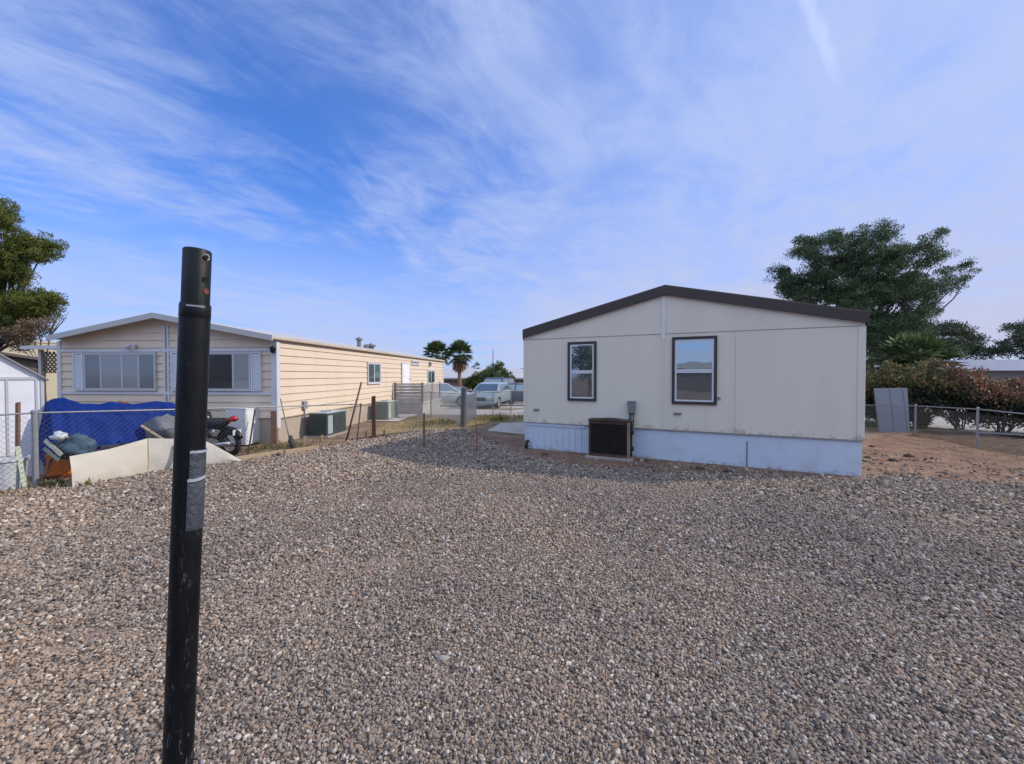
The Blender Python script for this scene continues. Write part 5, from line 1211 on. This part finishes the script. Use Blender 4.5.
# fan palms
FAN = leaf_mat('palm_green', [(0, (.035, .062, .022)), (.5, (.075, .12, .04)), (1, (.14, .18, .065))], .2)
SKIRT = leaf_mat('dead_frond', [(0, (.13, .07, .035)), (.5, (.22, .125, .065)), (1, (.30, .19, .10))], .12)
TRK = mat('palm_trunk', (.22, .13, .085), .95, .25, 8, bump=.6, bscale=20)
def fan_fronds(c, n, pet, fl, el0, el1, nb=13, wid=.07):
    B, D, S, Ln = [], [], [], []; stems = MB()
    for k in range(n):
        a = k * 2.39996 + RNG.normal() * .2; e = math.radians(el0 + (el1 - el0) * (k / max(1, n - 1)) ** .9 + RNG.normal() * 5)
        d = V((math.cos(a) * math.cos(e), math.sin(a) * math.cos(e), math.sin(e))); s = d.cross(V((0, 0, 1))).normalized(); nrm = s.cross(d)
        hub = V(c) + d * pet * RNG.uniform(.85, 1.1) - V((0, 0, .1 * pet)); stems.tube([V(c), V(c) + d * pet * .5, hub], [.02, .016, .01], 4, False)
        for j in range(nb):
            f_ = math.radians(-95 + 190 * j / (nb - 1)); bd = (d * math.cos(f_) + s * math.sin(f_) + nrm * (.12 if j % 2 else -.05)).normalized()
            B.append(hub); D.append(bd); S.append(nrm.cross(bd).normalized()); Ln.append(fl * (.72 + .28 * math.cos(f_)) * RNG.uniform(.9, 1.08))
    return np.array(B), np.array(D), np.array(S), np.array(Ln), stems
def fan_palm(label, px, py_crown, Y, rad, skirt, seed, lm=FAN, group='fan palms beyond the cars', foot_dx=0, n=64):
    global RNG; RNG = np.random.default_rng(seed)
    c = A(px, py_crown, Y); zb = gz(c.x, Y) if Y > 20 else 0; t = thing('fan_palm', label, 'palm tree', V((c.x + foot_dx, Y, zb)), group)
    MB().tube([V((c.x + foot_dx, Y, zb - .2)), V((c.x + foot_dx * .6, Y, zb + (c.z - zb) * .4)), V((c.x, Y, c.z - .2))], [rad * .16, rad * .12, rad * .10], 10).build('trunk', TRK, t, smooth=True)
    B, D, S, Ln, st = fan_fronds(c, n, rad * .52, rad * .52, -42, 84)
    cr = blades('crown', B, D, S, Ln, rad * .085, lm, t, bend=.16); st.build('stems', mat('frond_stem', (.12, .14, .05), .7), cr)
    if skirt:
        B, D, S, Ln, st = fan_fronds(c - V((0, 0, rad * .25)), 34, rad * .34, rad * .55, -86, -58, 11)
        blades('dead_fronds', B, D, S, Ln, rad * .07, SKIRT, t, bend=.25)
    return t
fan_palm('fuller fan palm with brown skirt of dead fronds nearer the pale-roofed house', 459.5, 353, 38, 1.5, True, 3)
fan_palm('fan palm without a brown skirt whose trunk rises behind the cream home', 437, 353.5, 41, 1.6, False, 4)
# spiky palm above the shrubs
fan_palm('low spiky fan palm spreading behind the red-leaved shrubs', 914, 363, 15.8, 1.5, False, 6, leaf_mat('bright_frond', [(0, (.035, .06, .022)), (.5, (.075, .12, .045)), (1, (.14, .18, .08))], .3), None, .1, 56)

# green bush and feathery shrub before the far house
GRB = leaf_mat('fresh_green_leaf', [(0, (.06, .085, .022)), (.5, (.12, .155, .04)), (1, (.20, .22, .07))], .25)
def far_shrub(label, px, Y, blobs, lm, seed):
    g = A(px, 400, Y); g.z = gz(g.x, Y)
    return blob_tree('shrub', label, 'shrub', blobs, Y, g, .05, lm, 44, 60, .28, .20, .07, .7, fork=V((g.x, g.y, g.z + .6)), twigs=False, seed=seed)
far_shrub('light green bush between the palm skirt and the feathery shrub', 480, 40, [(480, 377, 12, 7), (473, 380, 9, 7), (487, 374, 8, 6), (478, 386, 12, 7), (470, 386, 8, 6)], GRB, 21)
far_shrub('taller feathery green shrub in front of the pale roof', 496, 38, [(493, 370, 9, 6), (500, 366, 6, 5), (490, 375, 10, 6), (503, 373, 9, 6), (497, 380, 11, 7), (508, 377, 7, 5)], leaf_mat('feathery_leaf', [(0, (.05, .08, .03)), (.5, (.10, .14, .05)), (1, (.17, .20, .085))], .25), 22)
far_shrub('small dark conifer tip on the skyline behind the light green bush', 477, 62, [(477, 367, 3, 6), (477.5, 372, 5, 5), (477, 362, 1.5, 4)], PINE, 23)

# red-leaved shrubs behind the low fence
PHO = [leaf_mat('red_tip_leaf', [(0, (.055, .065, .028)), (.25, (.10, .115, .04)), (.42, (.18, .095, .06)), (.75, (.32, .13, .09)), (1, (.46, .27, .18))], .25, .45),
       leaf_mat('mixed_leaf', [(0, (.045, .065, .026)), (.45, (.10, .14, .046)), (.66, (.16, .18, .06)), (.78, (.24, .12, .07)), (1, (.40, .21, .13))], .25, .45)]
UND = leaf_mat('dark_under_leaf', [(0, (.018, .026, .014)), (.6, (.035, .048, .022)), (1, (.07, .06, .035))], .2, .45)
def red_shrub(label, px, Y, zt, rx, seed, lm, low=.75, under=True):
    global RNG; RNG = np.random.default_rng(seed); random.seed(seed)
    c = A(px, 400, Y); foot = V((c.x, Y, 0)); t = thing('red_tip_shrub', label, 'shrub', foot, 'red-leaved shrubs behind the low fence')
    mb = MB(); cen = []
    for k in range(15):
        a = RNG.uniform(0, 6.28); rr = rx * RNG.uniform(.25, .95); top = V((c.x + math.cos(a) * rr, Y + math.sin(a) * rr * .7, RNG.uniform(low + .3, zt - .1)))
        limb(mb, foot + V((math.cos(a) * .12, math.sin(a) * .1, -.05)), top, .020, .008, -.08, 5)
        for q in range(4): limb(mb, foot.lerp(top, .5 + .1 * q), top + V((RNG.normal() * .25, RNG.normal() * .25, RNG.uniform(-.1, .2))), .010, .004, 0, 3)
    mb.build('stems', BARK, t, smooth=True)
    n = int(150 * rx)
    q = unit(RNG.normal(size=(n, 3))) * RNG.random((n, 1)) ** .4; zc_ = (zt + low) / 2
    P = np.array([c.x, Y, zc_]) + q * np.array([rx, rx * .75, (zt - low) / 2])
    P[:, 2] += np.array([noise.noise(V((x * 1.6, y * 1.6, seed))) * .42 + noise.noise(V((x * 4, y * 4, seed))) * .22 for x, y, _ in P])
    cen = [(p, .15 * RNG.uniform(.6, 1.5)) for p in P]
    B, D = tufts(cen, 44, 1, .9, .08, .04, .6, foot)
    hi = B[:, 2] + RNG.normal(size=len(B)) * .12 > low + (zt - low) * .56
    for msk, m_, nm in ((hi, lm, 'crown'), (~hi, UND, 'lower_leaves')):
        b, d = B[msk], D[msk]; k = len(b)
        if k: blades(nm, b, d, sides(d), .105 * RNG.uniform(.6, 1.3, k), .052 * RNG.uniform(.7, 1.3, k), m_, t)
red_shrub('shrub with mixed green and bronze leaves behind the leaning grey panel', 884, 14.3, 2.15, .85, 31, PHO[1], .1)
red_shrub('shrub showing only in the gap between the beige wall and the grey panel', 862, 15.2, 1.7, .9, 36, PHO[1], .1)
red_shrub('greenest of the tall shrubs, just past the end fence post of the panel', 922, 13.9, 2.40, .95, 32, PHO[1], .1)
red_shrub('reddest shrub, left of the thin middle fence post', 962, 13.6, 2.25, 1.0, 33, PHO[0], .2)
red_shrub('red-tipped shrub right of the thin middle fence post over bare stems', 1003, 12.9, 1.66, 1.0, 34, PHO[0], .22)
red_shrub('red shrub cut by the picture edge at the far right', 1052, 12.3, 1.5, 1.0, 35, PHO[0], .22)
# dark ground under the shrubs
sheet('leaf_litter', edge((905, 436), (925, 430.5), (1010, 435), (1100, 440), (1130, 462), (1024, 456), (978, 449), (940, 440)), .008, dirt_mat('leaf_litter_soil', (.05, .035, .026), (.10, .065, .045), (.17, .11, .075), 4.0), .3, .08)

# weeds and dry tufts
WEED = leaf_mat('weed_green', [(0, (.06, .07, .02)), (.5, (.12, .13, .035)), (1, (.22, .20, .08))], .2); STRAW = leaf_mat('straw', [(0, (.20, .15, .07)), (1, (.36, .29, .16))], .15)
def tuft(px, py, r, h, m, n, seed):
    R_ = np.random.default_rng(seed); c = G(px, py); b = np.stack([c.x + R_.normal(0, r, n), c.y + R_.normal(0, r * .8, n), np.full(n, .0)], 1)
    d = unit(np.stack([R_.normal(0, .45, n), R_.normal(0, .45, n), np.ones(n)], 1)); return b, d, h * R_.uniform(.4, 1.2, n)
def weeds(name, kind_lab, m, spots):
    Bs, Ds, Hs = [], [], []
    for i, (px, py, r, h, n) in enumerate(spots):
        b, d, hh = tuft(px, py, r, h, m, n, 50 + i); Bs.append(b); Ds.append(d); Hs.append(hh)
    B, D, Hh = map(np.concatenate, (Bs, Ds, Hs))
    global RNG; RNG = np.random.default_rng(2)
    o = blades(name, B, D, sides(D), Hh, .018, m, None); tag(o, kind='stuff')
weeds('weeds', '', WEED, [(449, 424, .25, .26, 130), (430, 424, .2, .2, 80), (497, 421, .25, .40, 200), (488, 421, .35, .2, 120), (475, 420, .3, .2, 90), (520, 419, .5, .22, 160), (416, 426, .3, .12, 60), (263, 449, .3, .10, 160), (250, 451, .25, .08, 120), (295, 446, .25, .12, 110), (885, 428, .5, .25, 260), (872, 426, .4, .25, 200), (54, 486, .10, .14, 70), (80, 486.5, .08, .14, 40), (280, 449, .2, .1, 60)])
weeds('dry_grass', '', STRAW, [(440, 424, .9, .10, 420), (405, 427, .6, .10, 240), (470, 424, .6, .10, 200), (260, 451, .6, .06, 200), (285, 449, .5, .06, 120), (310, 443, .5, .07, 110), (350, 438, .8, .07, 130), (390, 429, .8, .07, 140), (22, 489, .3, .10, 160), (70, 487, .15, .12, 60), (505, 421, .8, .10, 200), (980, 451, .7, .08, 160), (900, 440, .8, .06, 160), (868, 452, .3, .06, 60)])
# scattered clods and litter on the dirt yard
for i, (x, y, s) in enumerate(((893, 461, .07), (909, 457, .08), (868, 458, .05), (872, 447, .05), (700, 469.5, .07), (728, 472, .06), (545, 455, .06), (443, 660, .03))):
    p = G(x, y)
    lump('rock', ['dark clod on the dirt near the corner of the beige home', 'larger dark clod in the middle of the dirt yard', 'small stone by the skirting corner', 'small dark clod close beside the beige wall corner', 'dark stone at the foot of the white skirting near its seam', 'small dark stone by the skirting seam', 'dark stone on the reddish dirt left of the rusty unit', 'single pale larger stone on the open gravel'][i], 'stone', p + V((0, 0, s * .3)), (s * 1.3, s, s * .7), mat('dark_clod', (.07, .05, .04), .95, .3, 20) if i < 7 else mat('pale_stone', (.27, .245, .225), .9, .15, 20), i * 1.3, .4, None, 2)

# ================================================================ what stands behind the camera (mirrored in the window panes)
low_home('house', 'tan home across the lot behind the viewer, mirrored in the windows', V((-26, -34, 0)), V((-.95, .30, 0)) * -1, 24, 8, 2.5, 3.4, mat('tan_wall', (.16, .14, .12), .85, .08), mat('grey_shingle', (.20, .19, .185), .9, .1), wins=((4, 5.4, .9, 2.0), (10, 11.4, .9, 2.0)), trimm=WT)
gb = V((-14.5, -9.5, 0))
RNG = np.random.default_rng(77)
t = thing('broadleaf_tree', 'dark round tree behind the viewer, mirrored in the smaller window', 'tree', gb)
mb = MB(); limb(mb, gb, gb + V((0, 0, 2.2)), .16, .10, 0)
cen = []
for k in range(140):
    q = unit(RNG.normal(size=(1, 3)))[0] * RNG.random() ** .4 * np.array([1.7, 1.7, 1.5]); cen.append((np.array(gb) + np.array([0, 0, 3.0]) + q, .4))
for k in range(8): limb(mb, gb + V((0, 0, 1.9)), V(cen[k * 5][0]), .05, .01, .05)
mb.build('trunk', BARK, t)
B, D = tufts(cen, 50, 1, .9, .2, .06, .5, gb); blades('crown', B, D, sides(D), .2, .07, PINE, t)
